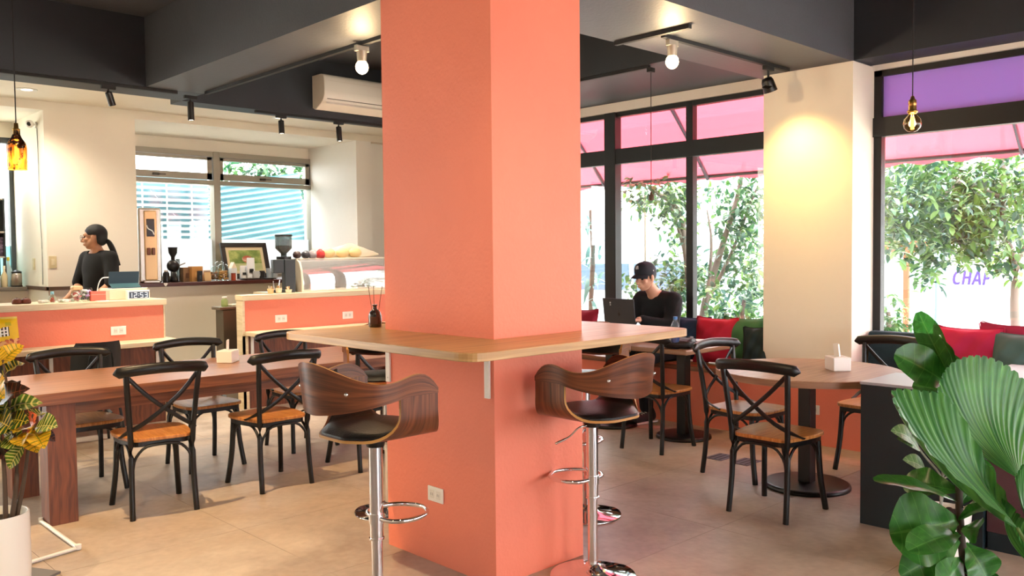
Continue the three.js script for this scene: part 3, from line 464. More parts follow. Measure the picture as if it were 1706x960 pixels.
// glaring round lamp heads
function bulbLamp(label, at, power) {
  const o = thing('track_lamp', label, 'lamp', [at.x, at.y, at.z], 0, 'glaring round track lamps');
  part(o, 'socket', [rbox(-0.05, 0.05, 0.1, 0.14, -0.016, 0.016, 0.004), cyl(0.03, 0.035, 0.035, 0.105, 20)], std(0xb8b2a4, 0.35, { metalness: 0.6 }));
  part(o, 'bulb', ball(0.042, 0, 0, 0, 1, 1.1, 1, 20), glow(WARM, 26));
  aim(o, 'point', WARM, power, V(0, 0, 0), null, 0, 0, 2); return o;
}
bulbLamp('glaring round lamp beside the pillar in front of the air conditioner', V(3.3, yT - 0.024 - 0.14, -4.86), 1.3);
bulbLamp('glaring round lamp hanging from the track right of the pillar', V(4.72, yT - 0.024 - 0.14, -3.4), 1.3);
{ // the black lamp that washes the column with yellow light
  const o = thing('track_spotlight', 'stubby black track spotlight turned to the cream column', 'spotlight', [5.93, yT - 0.024, -3.4], 0, 'black track spotlights');
  part(o, 'adapter', rbox(-0.06, 0.06, -0.03, 0, -0.016, 0.016, 0.004), M.blackMatte); part(o, 'stem', rod(V(0, -0.02, 0), V(0, -0.1, 0), 0.009), M.blackMatte);
  const d = V(0.36, -0.86, 0.1).normalize(), q = new THREE.Quaternion().setFromUnitVectors(V(0, -1, 0), d), h = lathe([[0, 0.05], [0.035, 0.045], [0.045, 0.02], [0.052, -0.06], [0.045, -0.06], [0.04, -0.045], [0, -0.045]], 22); h.applyQuaternion(q); h.translate(0, -0.13, 0); part(o, 'head', h, M.black);
  const f = cyl(0.04, 0.04, -0.05, -0.046, 20); f.applyQuaternion(q); f.translate(0, -0.13, 0); part(o, 'lens', f, glow(WARMER, 10));
  const fl = rbox(-0.05, 0.05, -0.002, 0.002, 0, 0.05, 0.001); fl.rotateX(0.5); fl.applyQuaternion(q); fl.translate(-0.05, -0.15, 0.0); part(o, 'barn_door', fl, M.black);
  const p = d.clone().multiplyScalar(0.065).add(V(0, -0.13, 0)); aim(o, 'spot', new THREE.Color(1, 0.64, 0.2), 6.0, p, p.clone().add(d), 50, 1, 3); }
// lamps of the dining side, above and behind the view
trackHead('track spotlight over the croton end of the room, above the picture', V(0.0, Y2 - 0.0005, -2.0), V(0.42, -1, -0.74), 0.16, 0.035, { color: WARM, power: 22, angle: 26, pen: 0.5, size: 1 });
trackHead('track spotlight aimed at the pillar, above the picture', V(0.3, Y2 - 0.0005, -2.3), V(0.9, -0.62, -0.28), 0.16, 0.035, { color: WARM, power: 4, angle: 34, pen: 0.9, size: 3 });
trackHead('track spotlight over the bar table corner, above the picture', V(1.6, Y2 - 0.0005, -1.6), V(0.35, -1, -0.2), 0.16, 0.035, { color: WARM, power: 8, angle: 42, pen: 0.8, size: 3 });
trackHead('track spotlight straight above the long table, above the picture', V(1.5, Y2 - 0.0005, -4.72), V(0.22, -1, -0.16), 0.16, 0.035, { color: WARM, power: 30, angle: 44, pen: 0.5, size: 1 });
{ const o = thing('ceiling_downlight', 'round recessed downlight in the cream kitchen ceiling', 'downlight', [2.35, 3.03, -8.85]);
  part(o, 'trim_ring', lathe([[0.045, -0.0005], [0.06, -0.006], [0.085, -0.004], [0.088, -0.0002], [0.045, -0.0002]], 32), M.whitePlastic); part(o, 'diffuser', cyl(0.046, 0.046, -0.004, -0.001, 28), glow(NEUTRAL, 4)); aim(o, 'spot', NEUTRAL, 12, V(0, -0.02, 0), V(0, -1, 0), 70, 0.6, 3); }
{ const o = thing('ceiling_downlight', 'recessed downlight over the cake display, hidden by the bulkhead', 'downlight', [4.9, 3.03, -8.85]);
  part(o, 'trim_ring', lathe([[0.045, -0.0005], [0.06, -0.006], [0.085, -0.004], [0.088, -0.0002], [0.045, -0.0002]], 32), M.whitePlastic); part(o, 'diffuser', cyl(0.046, 0.046, -0.004, -0.001, 28), glow(NEUTRAL, 4)); aim(o, 'spot', NEUTRAL, 12, V(0, -0.02, 0), V(0, -1, 0), 70, 0.6, 3); }
{ // amber glass pendant over the long table
  const p = P(29, 283, 5.35), o = thing('pendant_lamp', 'amber mottled glass bottle pendant over the long table', 'pendant lamp', [p.x, p.y, p.z]);
  part(o, 'cord', cyl(0.0035, 0.0035, 0.27, Y2 - p.y, 8), M.blackMatte);
  part(o, 'cap', lathe([[0, 0.285], [0.012, 0.285], [0.014, 0.255], [0.022, 0.25], [0.022, 0.215], [0, 0.215]], 20), M.brass);
  const spots = tex(256, 256, (u, v) => { const f = fbm(u, v, 22, 14, 3), w = clamp((v - 0.25) * 1.6); return mix3(hex('#e8a040'), hex('#1c0d06'), clamp((f - 0.55 + w * 0.6) * 6)); });
  const prof = [[0.055, 0.0], [0.056, 0.06], [0.056, 0.135], [0.05, 0.165], [0.03, 0.195], [0.022, 0.215], [0.022, 0.24]]; const sh1 = lathe(prof, 28); sh1.userData.keep = true;
  part(o, 'glass_shade', sh1, phys(0xffffff, 0.15, { map: spots, transmission: 0.55, thickness: 0 }));
  part(o, 'bulb', [ball(0.026, 0, 0.055, 0, 1, 1.15, 1, 16), cyl(0.013, 0.013, 0.08, 0.215, 12)], glow(new THREE.Color(1, 0.75, 0.4), 6)); aim(o, 'point', WARMER, 0.45, V(0, 0.055, 0), null, 0, 0, 1); }
{ // globe filament pendant before the violet transom
  const p = P(1520, 206, 4.5), o = thing('pendant_lamp', 'clear globe filament bulb hanging before the violet transom', 'pendant lamp', [p.x, p.y, p.z]);
  part(o, 'cord', cyl(0.003, 0.003, 0.14, Y2 - p.y, 8), M.blackMatte);
  part(o, 'socket', lathe([[0, 0.145], [0.008, 0.14], [0.012, 0.125], [0.019, 0.12], [0.021, 0.1], [0.018, 0.095], [0.02, 0.09], [0.02, 0.07], [0.026, 0.066], [0.026, 0.058], [0.018, 0.05], [0, 0.05]], 20), M.brass);
  part(o, 'globe', lathe([[0.016, 0.05], [0.024, 0.04], [0.04, 0.022], [0.045, 0.0], [0.04, -0.022], [0.024, -0.039], [0, -0.045]], 28), phys(0xf5dfb8, 0.0, { transmission: 1, thickness: 0, ior: 1.45 }));
  part(o, 'filament', [cyl(0.009, 0.009, -0.03, 0.035, 12)], glow(new THREE.Color(1, 0.6, 0.12), 5)); aim(o, 'point', WARMER, 0.35, V(0, 0, 0), null, 0, 0, 1); }
{ const p = P(1085, 328, 7.0), o = thing('pendant_lamp', 'small empty lamp socket hanging over the seated man', 'pendant lamp', [p.x, p.y, p.z]);
  p.x = 5.53; const q = onX(1085, 328, 5.53); o.position.copy(q);
  part(o, 'cord', cyl(0.003, 0.003, 0.03, 2.9255 - q.y, 8), M.blackMatte); part(o, 'socket', lathe([[0, 0.045], [0.006, 0.04], [0.012, 0.02], [0.02, 0.015], [0.022, -0.01], [0.02, -0.028], [0.014, -0.03], [0.014, -0.02], [0, -0.02]], 18), std(0x4a3526, 0.4, { metalness: 0.4 })); part(o, 'canopy', rbox(-0.03, 0.03, 2.9255 - q.y - 0.035, 2.9255 - q.y, -0.02, 0.02, 0.004), M.blackMatte); }
{ // air conditioner
  const o = thing('air_conditioner', 'white wall air conditioner on the dark bulkhead beside the pillar', 'air conditioner', [5.1, 2.955, -7.75]);
  const s = new THREE.Shape(); s.moveTo(0, 0.02); s.quadraticCurveTo(0.02, 0, 0.06, 0); s.lineTo(0.15, 0.045); s.quadraticCurveTo(0.215, 0.08, 0.22, 0.16); s.quadraticCurveTo(0.222, 0.29, 0.2, 0.31); s.quadraticCurveTo(0.19, 0.325, 0.15, 0.33); s.lineTo(0, 0.33); s.lineTo(0, 0.02);
  const g = new THREE.ExtrudeGeometry(s, { depth: 0.86, bevelEnabled: true, bevelThickness: 0.012, bevelSize: 0.006, bevelSegments: 3, curveSegments: 8 }); g.rotateY(-Math.PI / 2); g.translate(0.43, 0, 0.008); part(o, 'housing', g, std(0xe6ded0, 0.4));
  part(o, 'front_panel', [rbox(-0.4, 0.42, 0.16, 0.27, 0.222, 0.23, 0.004)], std(0xdcd2c0, 0.4)); part(o, 'outlet_slot', [box(-0.4, 0.42, 0.085, 0.1, 0.19, 0.215)], std(0x5a5248, 0.6)); part(o, 'louver', [rx(rbox(-0.4, 0.42, -0.003, 0.003, -0.03, 0.03, 0.002), 0.9).translate(0, 0.062, 0.19)], std(0xe9e2d6, 0.4)); }
{ const p = onX(57, 207, 2.6), o = thing('security_camera', 'small white security camera with a black lens on the pale column side', 'camera', [2.632, p.y, -9.62]);
  part(o, 'mount', [tr(rz(cyl(0.03, 0.035, 0, 0.02, 20), Math.PI / 2), -0.0, 0, 0), rod(V(-0.02, 0, 0), V(-0.06, 0.0, 0.03), 0.012)], M.whitePlastic); part(o, 'body', [ball(0.04, -0.075, 0, 0.04)], M.whitePlastic); part(o, 'lens', [ball(0.022, -0.085, -0.004, 0.068, 1, 1, 0.6, 14)], M.black);
  single('cable', 'thin grey cable hanging down the pale column side', 'cable', sweep([V(2.628, p.y - 0.03, -9.6), V(2.627, p.y - 0.3, -9.58), V(2.626, 1.9, -9.57), V(2.627, 1.6, -9.55), V(2.628, 1.22, -9.56)], 30, 6, 0.004), std(0x8a8c88, 0.6)); }
// power outlets
function outlet(label, pos, turn, w = 0.115, h = 0.072) { const o = thing('power_outlet', label, 'outlet', pos, turn, 'white power outlets'); part(o, 'cover_plate', rbox(-w / 2, w / 2, -h / 2, h / 2, 0.0002, 0.008, 0.003), M.whitePlastic); for (const x of [-0.024, 0.024]) { const s = part(o, 'socket_insert', rbox(x - 0.016, x + 0.016, -0.02, 0.02, 0.008, 0.0095, 0.0006, 1), std(0xdad6cc, 0.4)); part(s, 'slot', [box(x - 0.007, x - 0.005, -0.006, 0.006, 0.0095, 0.0099), box(x + 0.005, x + 0.007, -0.006, 0.006, 0.0095, 0.0099)], M.blackMatte); } return o; }
{ let p = onZ(197, 551, ZCOUNTER); outlet('white outlet on the coral counter front with the clock', [p.x, p.y, ZCOUNTER], 0, 0.13, 0.075);
  p = onZ(468, 531, ZCOUNTER); outlet('white outlet near the end of the coral front under the cake display', [p.x, p.y, ZCOUNTER], 0, 0.13, 0.075);
  p = onZ(579, 525, ZCOUNTER); outlet('white outlet on the coral front nearest the reed diffuser', [p.x, p.y, ZCOUNTER], 0, 0.13, 0.075);
  p = onX(727, 824, 2.585); outlet('white outlet low on the orange side of the pillar', [2.585, p.y, p.z], -Math.PI / 2);
  p = onX(1354, 660, 6.24); outlet('white outlet on the coral bench front below the round table', [6.24, 0.27, p.z], -Math.PI / 2); }

{ let p = onZ(82, 437, ZF); const sw = (l, pos, turn) => { const o = thing('wall_switch', l, 'switch', pos, turn, 'cream wall switches'); part(o, 'plate', rbox(-0.035, 0.035, -0.06, 0.06, 0.0002, 0.008, 0.003), std(0xcdbd92, 0.5)); part(o, 'rocker', rbox(-0.015, 0.015, -0.03, 0.03, 0.008, 0.012, 0.002), std(0xd8cba6, 0.5)); };
  sw('cream wall switch on the front of the kitchen column', [2.68, p.y, ZF], 0); sw('cream wall switch on the pale column side near the shelves', [2.633, p.y - 0.02, -9.85], -Math.PI / 2);
  p = onZ(276, 474, ZF + 0.036); const h = new THREE.Shape(); h.moveTo(0, -0.02); h.bezierCurveTo(-0.035, 0.005, -0.02, 0.026, 0, 0.012); h.bezierCurveTo(0.02, 0.026, 0.035, 0.005, 0, -0.02); single('heart_ornament', 'tiny white heart on the dark red sill edge', 'ornament', new THREE.ExtrudeGeometry(h, { depth: 0.003, bevelEnabled: false }), M.whitePlastic, [p.x, 1.188, ZF + 0.0352]); }

// ------------------------------------------------------------------ things on tables and bar
function canvasTex(w, h, draw) { const c = document.createElement('canvas'); c.width = w; c.height = h; const x = c.getContext('2d'); draw(x, w, h); const t = new THREE.CanvasTexture(c); t.colorSpace = THREE.SRGBColorSpace; return t; }
function tissueBox(label, x, y, z, turn, lean) { const o = thing('tissue_box', label, 'tissue box', [x, y, z], turn, 'white tissue boxes');
  part(o, 'box', rbox(-0.07, 0.07, 0, 0.085, -0.055, 0.055, 0.006), M.whitePlastic); part(o, 'slot_plate', rbox(-0.045, 0.045, 0.085, 0.087, -0.03, 0.03, 0.0008, 1), std(0xd9d5cc, 0.5));
  const b = plate((u, v) => ({ p: V((u - 0.5) * 0.05 + lean * v * 0.05, 0.087 + v * 0.075 * (1 - 0.15 * Math.abs(u - 0.5)), 0.012 * Math.sin(u * 5) + 0.01 * v), n: V(0, 0, 1) }), 8, 6, 0.002); part(o, 'tissue', [...b.faces, ...b.rims], std(0xf5f3ee, 0.9)); }
{ let p = onY(383, 604, 0.744); tissueBox('white tissue box on the long walnut table', p.x, 0.7445, p.z - 0.03, 0.75, -0.4); p = onY(1397, 618, 0.744); tissueBox('white tissue box on the round table', p.x + 0.03, 0.7445, p.z - 0.02, 0.85, 0.9); }
{ const p = onY(625, 545, 1.111), o = thing('reed_diffuser', 'dark amber reed diffuser bottle on the bar table', 'diffuser', [p.x, 1.1105, p.z]);
  part(o, 'bottle', lathe([[0, 0], [0.03, 0], [0.034, 0.004], [0.035, 0.03], [0.034, 0.06], [0.028, 0.08], [0.013, 0.094], [0.0105, 0.1], [0.0105, 0.112], [0.014, 0.113], [0.014, 0.118], [0, 0.118]], 28), phys(0x1c0d08, 0.12, { clearcoat: 1 }));
  part(o, 'label_patch', [sheet((u, v) => V(0.0354 * Math.sin((u - 0.5) * 1.3 - 0.75), 0.018 + v * 0.038, 0.0354 * Math.cos((u - 0.5) * 1.3 - 0.75)), 8, 2)], std(0x4a2a18, 0.6));
  for (const [a, b] of [[-0.045, 0.01], [0.0, -0.01], [0.035, 0.02]]) part(o, 'reed', rod(V(a * 0.2, 0.02, b * 0.2), V(a, 0.215, b), 0.0015, 6), std(0x6b4a2c, 0.7)); }
{ // snack bag on the ledge
  const o = thing('snack_bag', 'yellow snack bag leaning on the coral counter ledge', 'snack bag', [1.83, 0.7555, -7.74], 0.05);
  const t = canvasTex(256, 384, (x, w, h) => { x.fillStyle = '#f2c800'; x.fillRect(0, 0, w, h); x.fillStyle = '#fbe27a'; x.fillRect(0, 0, w, 22); x.fillStyle = '#c9b800'; x.fillRect(150, 60, 46, 40);
    x.save(); x.transform(1, -0.12, 0, 1, 0, 40); for (const [ox, ch] of [[10, 0], [95, 1]]) { x.lineWidth = 26; x.strokeStyle = '#1a1408'; for (let k = 0; k < 2; k++) { x.beginPath(); x.moveTo(ox + 14, 100); x.lineTo(ox + 14, 196); x.moveTo(ox + 42, 90); x.lineTo(ox + 42, 196); x.moveTo(ox + 68, 90); x.lineTo(ox + 68, 196); x.moveTo(ox + 4, 120 + ch * 10); x.lineTo(ox + 74, 120 + ch * 10); x.moveTo(ox + 4, 165); x.lineTo(ox + 74, 165); x.stroke(); x.lineWidth = 13; x.strokeStyle = '#fffdf0'; } } x.restore();
    for (let i = 0; i < 60; i++) { const a = h2(i, 3), b = h2(i, 9); x.fillStyle = ['#c8602a', '#e0924a', '#9a3a20', '#e8b070', '#b04a3a'][i % 5]; x.beginPath(); x.ellipse(a * w, 262 + b * 70, 26, 14, a * 6, 0, 7); x.fill(); } x.fillStyle = '#f4ecd8'; x.fillRect(0, 335, w, 20); x.fillStyle = '#2466a0'; x.fillRect(0, 355, w, 30); });
  const bag = (u, v) => { const e = Math.min(1, Math.min(v, 1 - v) * 7), f = Math.min(1, Math.min(u, 1 - u) * 5); return 0.03 * e * f + 0.001; };
  const A = sheet((u, v) => V((u - 0.5) * 0.24, v * 0.265, bag(u, v) - v * 0.06), 12, 14), B = sheet((u, v) => V((0.5 - u) * 0.24, v * 0.265, -bag(u, v) - v * 0.06), 12, 14); part(o, 'pouch', [A, B], std(0xffffff, 0.35, { map: t }));
  const b = single('booklet', 'blue booklet lying below the yellow snack bag', 'booklet', rbox(-0.09, 0.09, 0, 0.012, -0.05, 0.05, 0.002), std(0x2b6d9c, 0.5), [1.73, 0.756, -7.63], 0.2); }
{ // laptop of the seated man on a low riser
  const c = onX(1034, 515, 5.72), o = thing('laptop', 'dark grey laptop open on the table of the seated man', 'laptop', [5.72, 0.835, c.z], Math.PI / 2 - 0.08), alu2 = std(0x53565c, 0.35, { metalness: 0.8 });
  part(o, 'base', rbox(-0.18, 0.18, 0, 0.016, 0.0, 0.25, 0.006), alu2); part(o, 'keyboard', box(-0.145, 0.145, 0.016, 0.0165, 0.03, 0.13), M.blackMatte);
  const lid = rbox(-0.18, 0.18, 0, 0.252, -0.007, 0, 0.0034, 3); lid.rotateX(-0.12); lid.translate(0, 0.015, 0.0); part(o, 'lid', lid, std(0x484b52, 0.32, { metalness: 0.75 }));
  const scr = box(-0.17, 0.17, 0.01, 0.243, 0.0002, 0.0009); scr.rotateX(-0.12); scr.translate(0, 0.015, 0); part(o, 'screen', scr, glow(new THREE.Color(0.5, 0.6, 0.75), 0.8));
  const mk = [tr(ball(0.016, 0, 0, 0, 1, 1.05, 0.1, 14), 0, 0.12, -0.0075), tr(rz(ball(0.006, 0, 0, 0, 1, 1.7, 0.2, 8), -0.5), 0.004, 0.142, -0.0075)]; for (const g of mk) { g.rotateX(-0.12); g.translate(0, 0.015, 0); } part(o, 'lid_emblem', mk, M.black, 'small dark emblem on the lid');
  const st = [tr(cyl(0.008, 0.008, -0.001, 0.001, 10).rotateX(Math.PI / 2), 0.09, 0.215, -0.0078), box(0.083, 0.097, 0.192, 0.201, -0.0082, -0.0075)]; for (const g of st) { g.rotateX(-0.12); g.translate(0, 0.015, 0); } part(o, 'sticker', st, std(0xcfd2d6, 0.5), 'small pale sticker');
  single('laptop_riser', 'dark riser under the laptop', 'stand', [rbox(-0.13, 0.13, 0.08, 0.0895, 0.02, 0.23, 0.003), rbox(-0.13, -0.118, 0, 0.08, 0.03, 0.22, 0.003), rbox(0.118, 0.13, 0, 0.08, 0.03, 0.22, 0.003)], M.black, [5.72, 0.7445, c.z], Math.PI / 2 - 0.08); }
{ const p = onX(1125, 525, 5.5), o = thing('water_bottle', 'clear plastic water bottle with a blue cap beside the laptop', 'bottle', [5.5, 0.7445, p.z]);
  part(o, 'bottle', lathe([[0, 0], [0.03, 0], [0.034, 0.006], [0.034, 0.08], [0.031, 0.095], [0.034, 0.11], [0.035, 0.16], [0.028, 0.19], [0.014, 0.215], [0.013, 0.235], [0, 0.235]], 24), phys(0xd6e4ee, 0.05, { transmission: 0.9, thickness: 0, ior: 1.3 })); part(o, 'cap', cyl(0.016, 0.0155, 0.226, 0.247, 20), std(0x2f6fb4, 0.4)); part(o, 'label_wrap', cyl(0.0348, 0.0348, 0.1, 0.15, 24), phys(0xbfc7d2, 0.4, { transmission: 0.4, thickness: 0 })); part(o, 'water', cyl(0.032, 0.032, 0.004, 0.09, 20), phys(0x3a6fc0, 0.1, { transmission: 0.6, thickness: 0 })); }
{ const p = onY(1146, 572, 0.78), o = thing('shoulder_bag', 'flat black bag lying on the table corner', 'bag', [5.62, 0.7445, -3.98], 0.5);
  part(o, 'pouch', [(() => { const g = new THREE.SphereGeometry(1, 24, 14), q = g.attributes.position; for (let i = 0; i < q.count; i++) { const x = q.getX(i), y = q.getY(i), z = q.getZ(i), s = (v) => Math.sign(v) * Math.pow(Math.abs(v), 0.55); q.setXYZ(i, s(x) * 0.17, s(y) * 0.032 + 0.032 + 0.006 * Math.sin(x * 9 + z * 5), s(z) * 0.12); } g.computeVertexNormals(); return g; })()], std(0x0b0c0f, 0.6)); part(o, 'strap', sweep([V(-0.15, 0.05, 0.05), V(-0.1, 0.075, 0.09), V(0.05, 0.078, 0.08), V(0.14, 0.06, 0.02), V(0.08, 0.072, -0.06)], 26, 6, () => [0.014, 0.003]), std(0x1a1b20, 0.6));
  const n = thing('notebook', 'stack of dark and white notebooks behind the chair rail', 'notebook', [5.98, 0.7445, -3.98], 0.3); part(n, 'cover', rbox(-0.08, 0.08, 0, 0.02, -0.11, 0.11, 0.002), std(0x30343c, 0.5)); part(n, 'paper', rbox(-0.075, 0.07, 0.02, 0.026, -0.1, 0.1, 0.001, 1), std(0xe2e4e6, 0.8)); }

// ------------------------------------------------------------------ cushions on the bench
function cushion(label, px, py, x, w, h, t, color, lean, spin, y = 0.515, twist = 0) {
  const z = onX(px, py, x).z, k = seed % 97, f = (sgn) => (u, v) => { const a = 2 * u - 1, b = 2 * v - 1, puff = Math.pow(Math.max(0, (1 - Math.pow(Math.abs(a), 3)) * (1 - Math.pow(Math.abs(b), 3))), 0.55), wr = 0.012 * puff * Math.sin(a * 4 + k + b * 2.2) * Math.sin(b * 5 + k * 0.7) + 0.006 * Math.sin(9 * a - 6 * b + k) * puff;
    return V(sgn * a * w / 2 * (1 - 0.07 * (1 - b * b)), b * h / 2 * (1 - 0.09 * (1 - a * a)), sgn * (t / 2 * puff + wr)); };
  const g = [sheet(f(1), 22, 22), sheet(f(-1), 22, 22)]; const o = thing('cushion', label, 'cushion', [x, y, z], -Math.PI / 2 + spin, 'scatter cushions on the window bench');
  for (const q of g) { q.rotateZ(twist); q.rotateX(-lean); q.translate(0, h / 2 * Math.cos(lean) * 0.99 + Math.abs(twist) * w * 0.35, 0); }
  const c = std(color, 0.85, { map: null }); part(o, 'cover', g, c);
  const e = sweep([...Array(24)].map((_, i) => { const s = i / 24 * 4, k2 = Math.floor(s), q = s - k2; const [u, v] = k2 === 0 ? [q, 0] : k2 === 1 ? [1, q] : k2 === 2 ? [1 - q, 1] : [0, 1 - q]; return f(1)(u, v).setZ(0); }), 60, 5, 0.004, V(0, 0, 1), { closed: true }); e.rotateZ(twist); e.rotateX(-lean); e.translate(0, h / 2 * Math.cos(lean) * 0.99 + Math.abs(twist) * w * 0.35, 0); part(o, 'piping', e, c); rnd();
}
cushion('navy blue cushion behind the water bottle', 1150, 560, 6.5, 0.4, 0.4, 0.15, 0x14304f, 0.14, 0.05);
cushion('crimson cushion between the navy and green cushions', 1192, 560, 6.47, 0.42, 0.41, 0.16, 0xb01536, 0.16, 0.0);
cushion('green cushion leaning beside the crimson cushion', 1240, 560, 6.5, 0.42, 0.42, 0.14, 0x3d7048, 0.16, 0.06);
cushion('black cushion leaning against the cream column', 1262, 570, 6.37, 0.26, 0.36, 0.09, 0x0d2226, 0.25, 0.12, 0.515, 0.06);
cushion('dark red cushion at the far end of the bench past the pillar', 968, 530, 6.5, 0.42, 0.42, 0.15, 0x9c1838, 0.12, 0.0);
cushion('magenta red cushion on the bench behind the fan palm', 1610, 565, 6.45, 0.46, 0.44, 0.16, 0xb81c48, 0.14, 0.03);
cushion('grey-green cushion right of the magenta red one', 1706, 575, 6.43, 0.44, 0.42, 0.15, 0x4d6a66, 0.16, -0.05);
cushion('red cushion peeping out behind the grey-green one', 1690, 560, 6.52, 0.44, 0.47, 0.06, 0xa22348, 0.04, 0.0);

// ------------------------------------------------------------------ on the clock counter
const YC = 1.1085, onC = (px, z = -8.02) => onZ(px, 495, z);
for (const [px, l] of [[28, 'round brown cookie at the far left of the counter cap'], [43, 'round brown cookie beside the other, nearer the bottle']]) { const p = onC(px); const o = thing('cookie', l, 'cookie', [p.x, YC, p.z], 0, 'brown cookies on the counter'); part(o, 'crust', lathe([[0, 0], [0.036, 0.001], [0.04, 0.012], [0.034, 0.034], [0.018, 0.046], [0, 0.049]], 18), std(0x6b2f18, 0.55)); part(o, 'seed_dot', ball(0.008, 0, 0.049, 0, 1, 0.5, 1, 8), std(0x2c120a, 0.6)); }
{ const p = onC(87), o = thing('small_bottle', 'small clear bottle with a pale blue cap on the counter', 'bottle', [p.x, YC, p.z]); part(o, 'bottle', lathe([[0, 0], [0.028, 0], [0.031, 0.005], [0.031, 0.045], [0.012, 0.065], [0.012, 0.075], [0, 0.075]], 20), M.jarGlass); part(o, 'cap', cyl(0.015, 0.014, 0.07, 0.095, 16), std(0x8cc4d6, 0.4)); part(o, 'sweets', [ball(0.012, 0.008, 0.015, 0), ball(0.012, -0.01, 0.016, 0.006), ball(0.012, 0.002, 0.034, -0.004)], std(0xb8503a, 0.5)); }
{ const cols = [0xe8e4da, 0xd7e0d0, 0xe7c8c4, 0xcfd8c8, 0xf0ece4, 0xc6d0be]; [[101, 0], [107, 0.02], [113, 0], [119, 0.015], [110, -0.03], [104, -0.035], [68, 0], [75, 0.01]].forEach(([px, dz], i) => { const p = onC(px, -8.0 - dz), g = rbox(-0.022, 0.022, 0, 0.026, -0.014, 0.014, 0.008, 2), e = [cyl(0.003, 0.011, 0.022, 0.036, 8).rotateZ(Math.PI / 2).translate(0.058, 0.012, 0), cyl(0.011, 0.003, 0.022, 0.036, 8).rotateZ(Math.PI / 2).translate(0.0, 0.012, 0)];
    single('wrapped_sweet', ['pale wrapped sweet at the left edge of the sweets pile', 'greenish wrapped sweet in the sweets pile', 'pink wrapped sweet in the sweets pile', 'greenish wrapped sweet next to the candy jar', 'white wrapped sweet at the back of the pile', 'grey-green wrapped sweet at the back left of the pile', 'white wrapped sweet lying alone near the cookies', 'pale wrapped sweet lying alone near the small bottle'][i], 'sweet', [g, e[0]], std(cols[i % 6], 0.45), [p.x, YC, p.z], i * 0.9, 'wrapped sweets on the counter'); }); }
function candyJar(label, px, z, r, h, lid, cols) { const p = onC(px, z), o = thing('candy_jar', label, 'jar', [p.x, YC, p.z], 0, 'candy jars on the counter'); part(o, 'glass', lathe([[0, 0], [r * 0.95, 0], [r, 0.006], [r, h * 0.85], [r * 0.9, h]], 26), M.jarGlass);
  const r0 = r - 0.014; for (let k = 0; k < 3; k++) { const g = []; for (let i = 0; i < 9; i++) { const a = rnd(0, 6.28), q = r0 * Math.sqrt(rnd()); g.push(ball(0.013, q * Math.cos(a), 0.016 + rnd(0, h * 0.7), q * Math.sin(a), 1.2, 0.9, 1, 8)); } part(o, 'sweets', g, std(cols[k], 0.5)).userData.kind = 'stuff'; } if (lid) part(o, 'lid', rbox(-r * 0.9, r * 0.9, h, h + 0.035, -r * 0.9, r * 0.9, 0.012, 3), std(lid, 0.6)); }
candyJar('square-lidded candy jar of pink sweets on the counter', 128, -8.0, 0.046, 0.1, 0xe2b98c, [0xd98a86, 0xf0e2da, 0xb24a44]);
candyJar('open candy jar of violet and white sweets next to the pink card', 144, -8.02, 0.048, 0.115, 0, [0xb08ab8, 0xece6e8, 0x8a8f78]);
{ const p = onC(163, -7.97), o = thing('card_box', 'coral pink card box on the counter edge', 'box', [p.x, YC, p.z], 0.0); part(o, 'box', rbox(-0.062, 0.062, 0, 0.085, -0.02, 0.02, 0.002), std(0xf06a58, 0.6)); part(o, 'lid_line', box(-0.0625, 0.0625, 0.056, 0.059, -0.0205, 0.0205), std(0xf7b0a0, 0.6)); }
{ const p = onC(170, -7.87); single('oval_tag', 'white oval tag lying at the front edge of the counter', 'tag', [(() => { const g = cyl(0.05, 0.05, 0, 0.006, 28); g.scale(1.1, 1, 0.6); return g; })()], M.whitePlastic, [p.x, YC, p.z], -0.15); }
{ const p = onC(206, -8.14), o = thing('receipt_box', 'cream cash box under the tablet on the counter', 'cash box', [p.x, YC, p.z], 0.04); part(o, 'body', rbox(-0.17, 0.17, 0, 0.09, -0.11, 0.11, 0.006), std(0xd9ccb0, 0.5)); part(o, 'lid', rbox(-0.165, 0.175, 0.09, 0.1, -0.11, 0.11, 0.004), std(0xe6ddc8, 0.5));
  const t = thing('tablet', 'tablet in a dark blue folding case on the cash box', 'tablet', [p.x + 0.0, YC + 0.101, p.z + 0.02], 0.04); const s1 = rbox(-0.135, 0.135, 0, 0.115, -0.004, 0.004, 0.003); s1.rotateX(0.18); s1.translate(0, 0.035, -0.012); part(t, 'case_back', s1, std(0x1d3644, 0.55)); const s2 = rbox(-0.13, 0.13, -0.003, 0.003, 0, 0.085, 0.002); s2.rotateX(0.5); s2.translate(0, 0.04, -0.01); part(t, 'case_flap', s2, std(0x3a5f66, 0.55)); const s3 = rbox(-0.13, 0.13, 0.005, 0.19, -0.004, 0.003, 0.002); s3.rotateX(-0.5); s3.translate(0, 0.0, 0.05); part(t, 'case_foot', [rbox(-0.13, 0.13, 0, 0.006, -0.05, 0.075, 0.002)], std(0x1d3644, 0.55));
  single('charging_cable', 'white charging cable arching from the tablet', 'cable', sweep([V(p.x - 0.13, YC + 0.2, p.z + 0.02), V(p.x - 0.2, YC + 0.19, p.z + 0.04), V(p.x - 0.24, YC + 0.1, p.z + 0.05), V(p.x - 0.24, YC + 0.005, p.z + 0.06)], 24, 6, 0.0045), M.whitePlastic); }
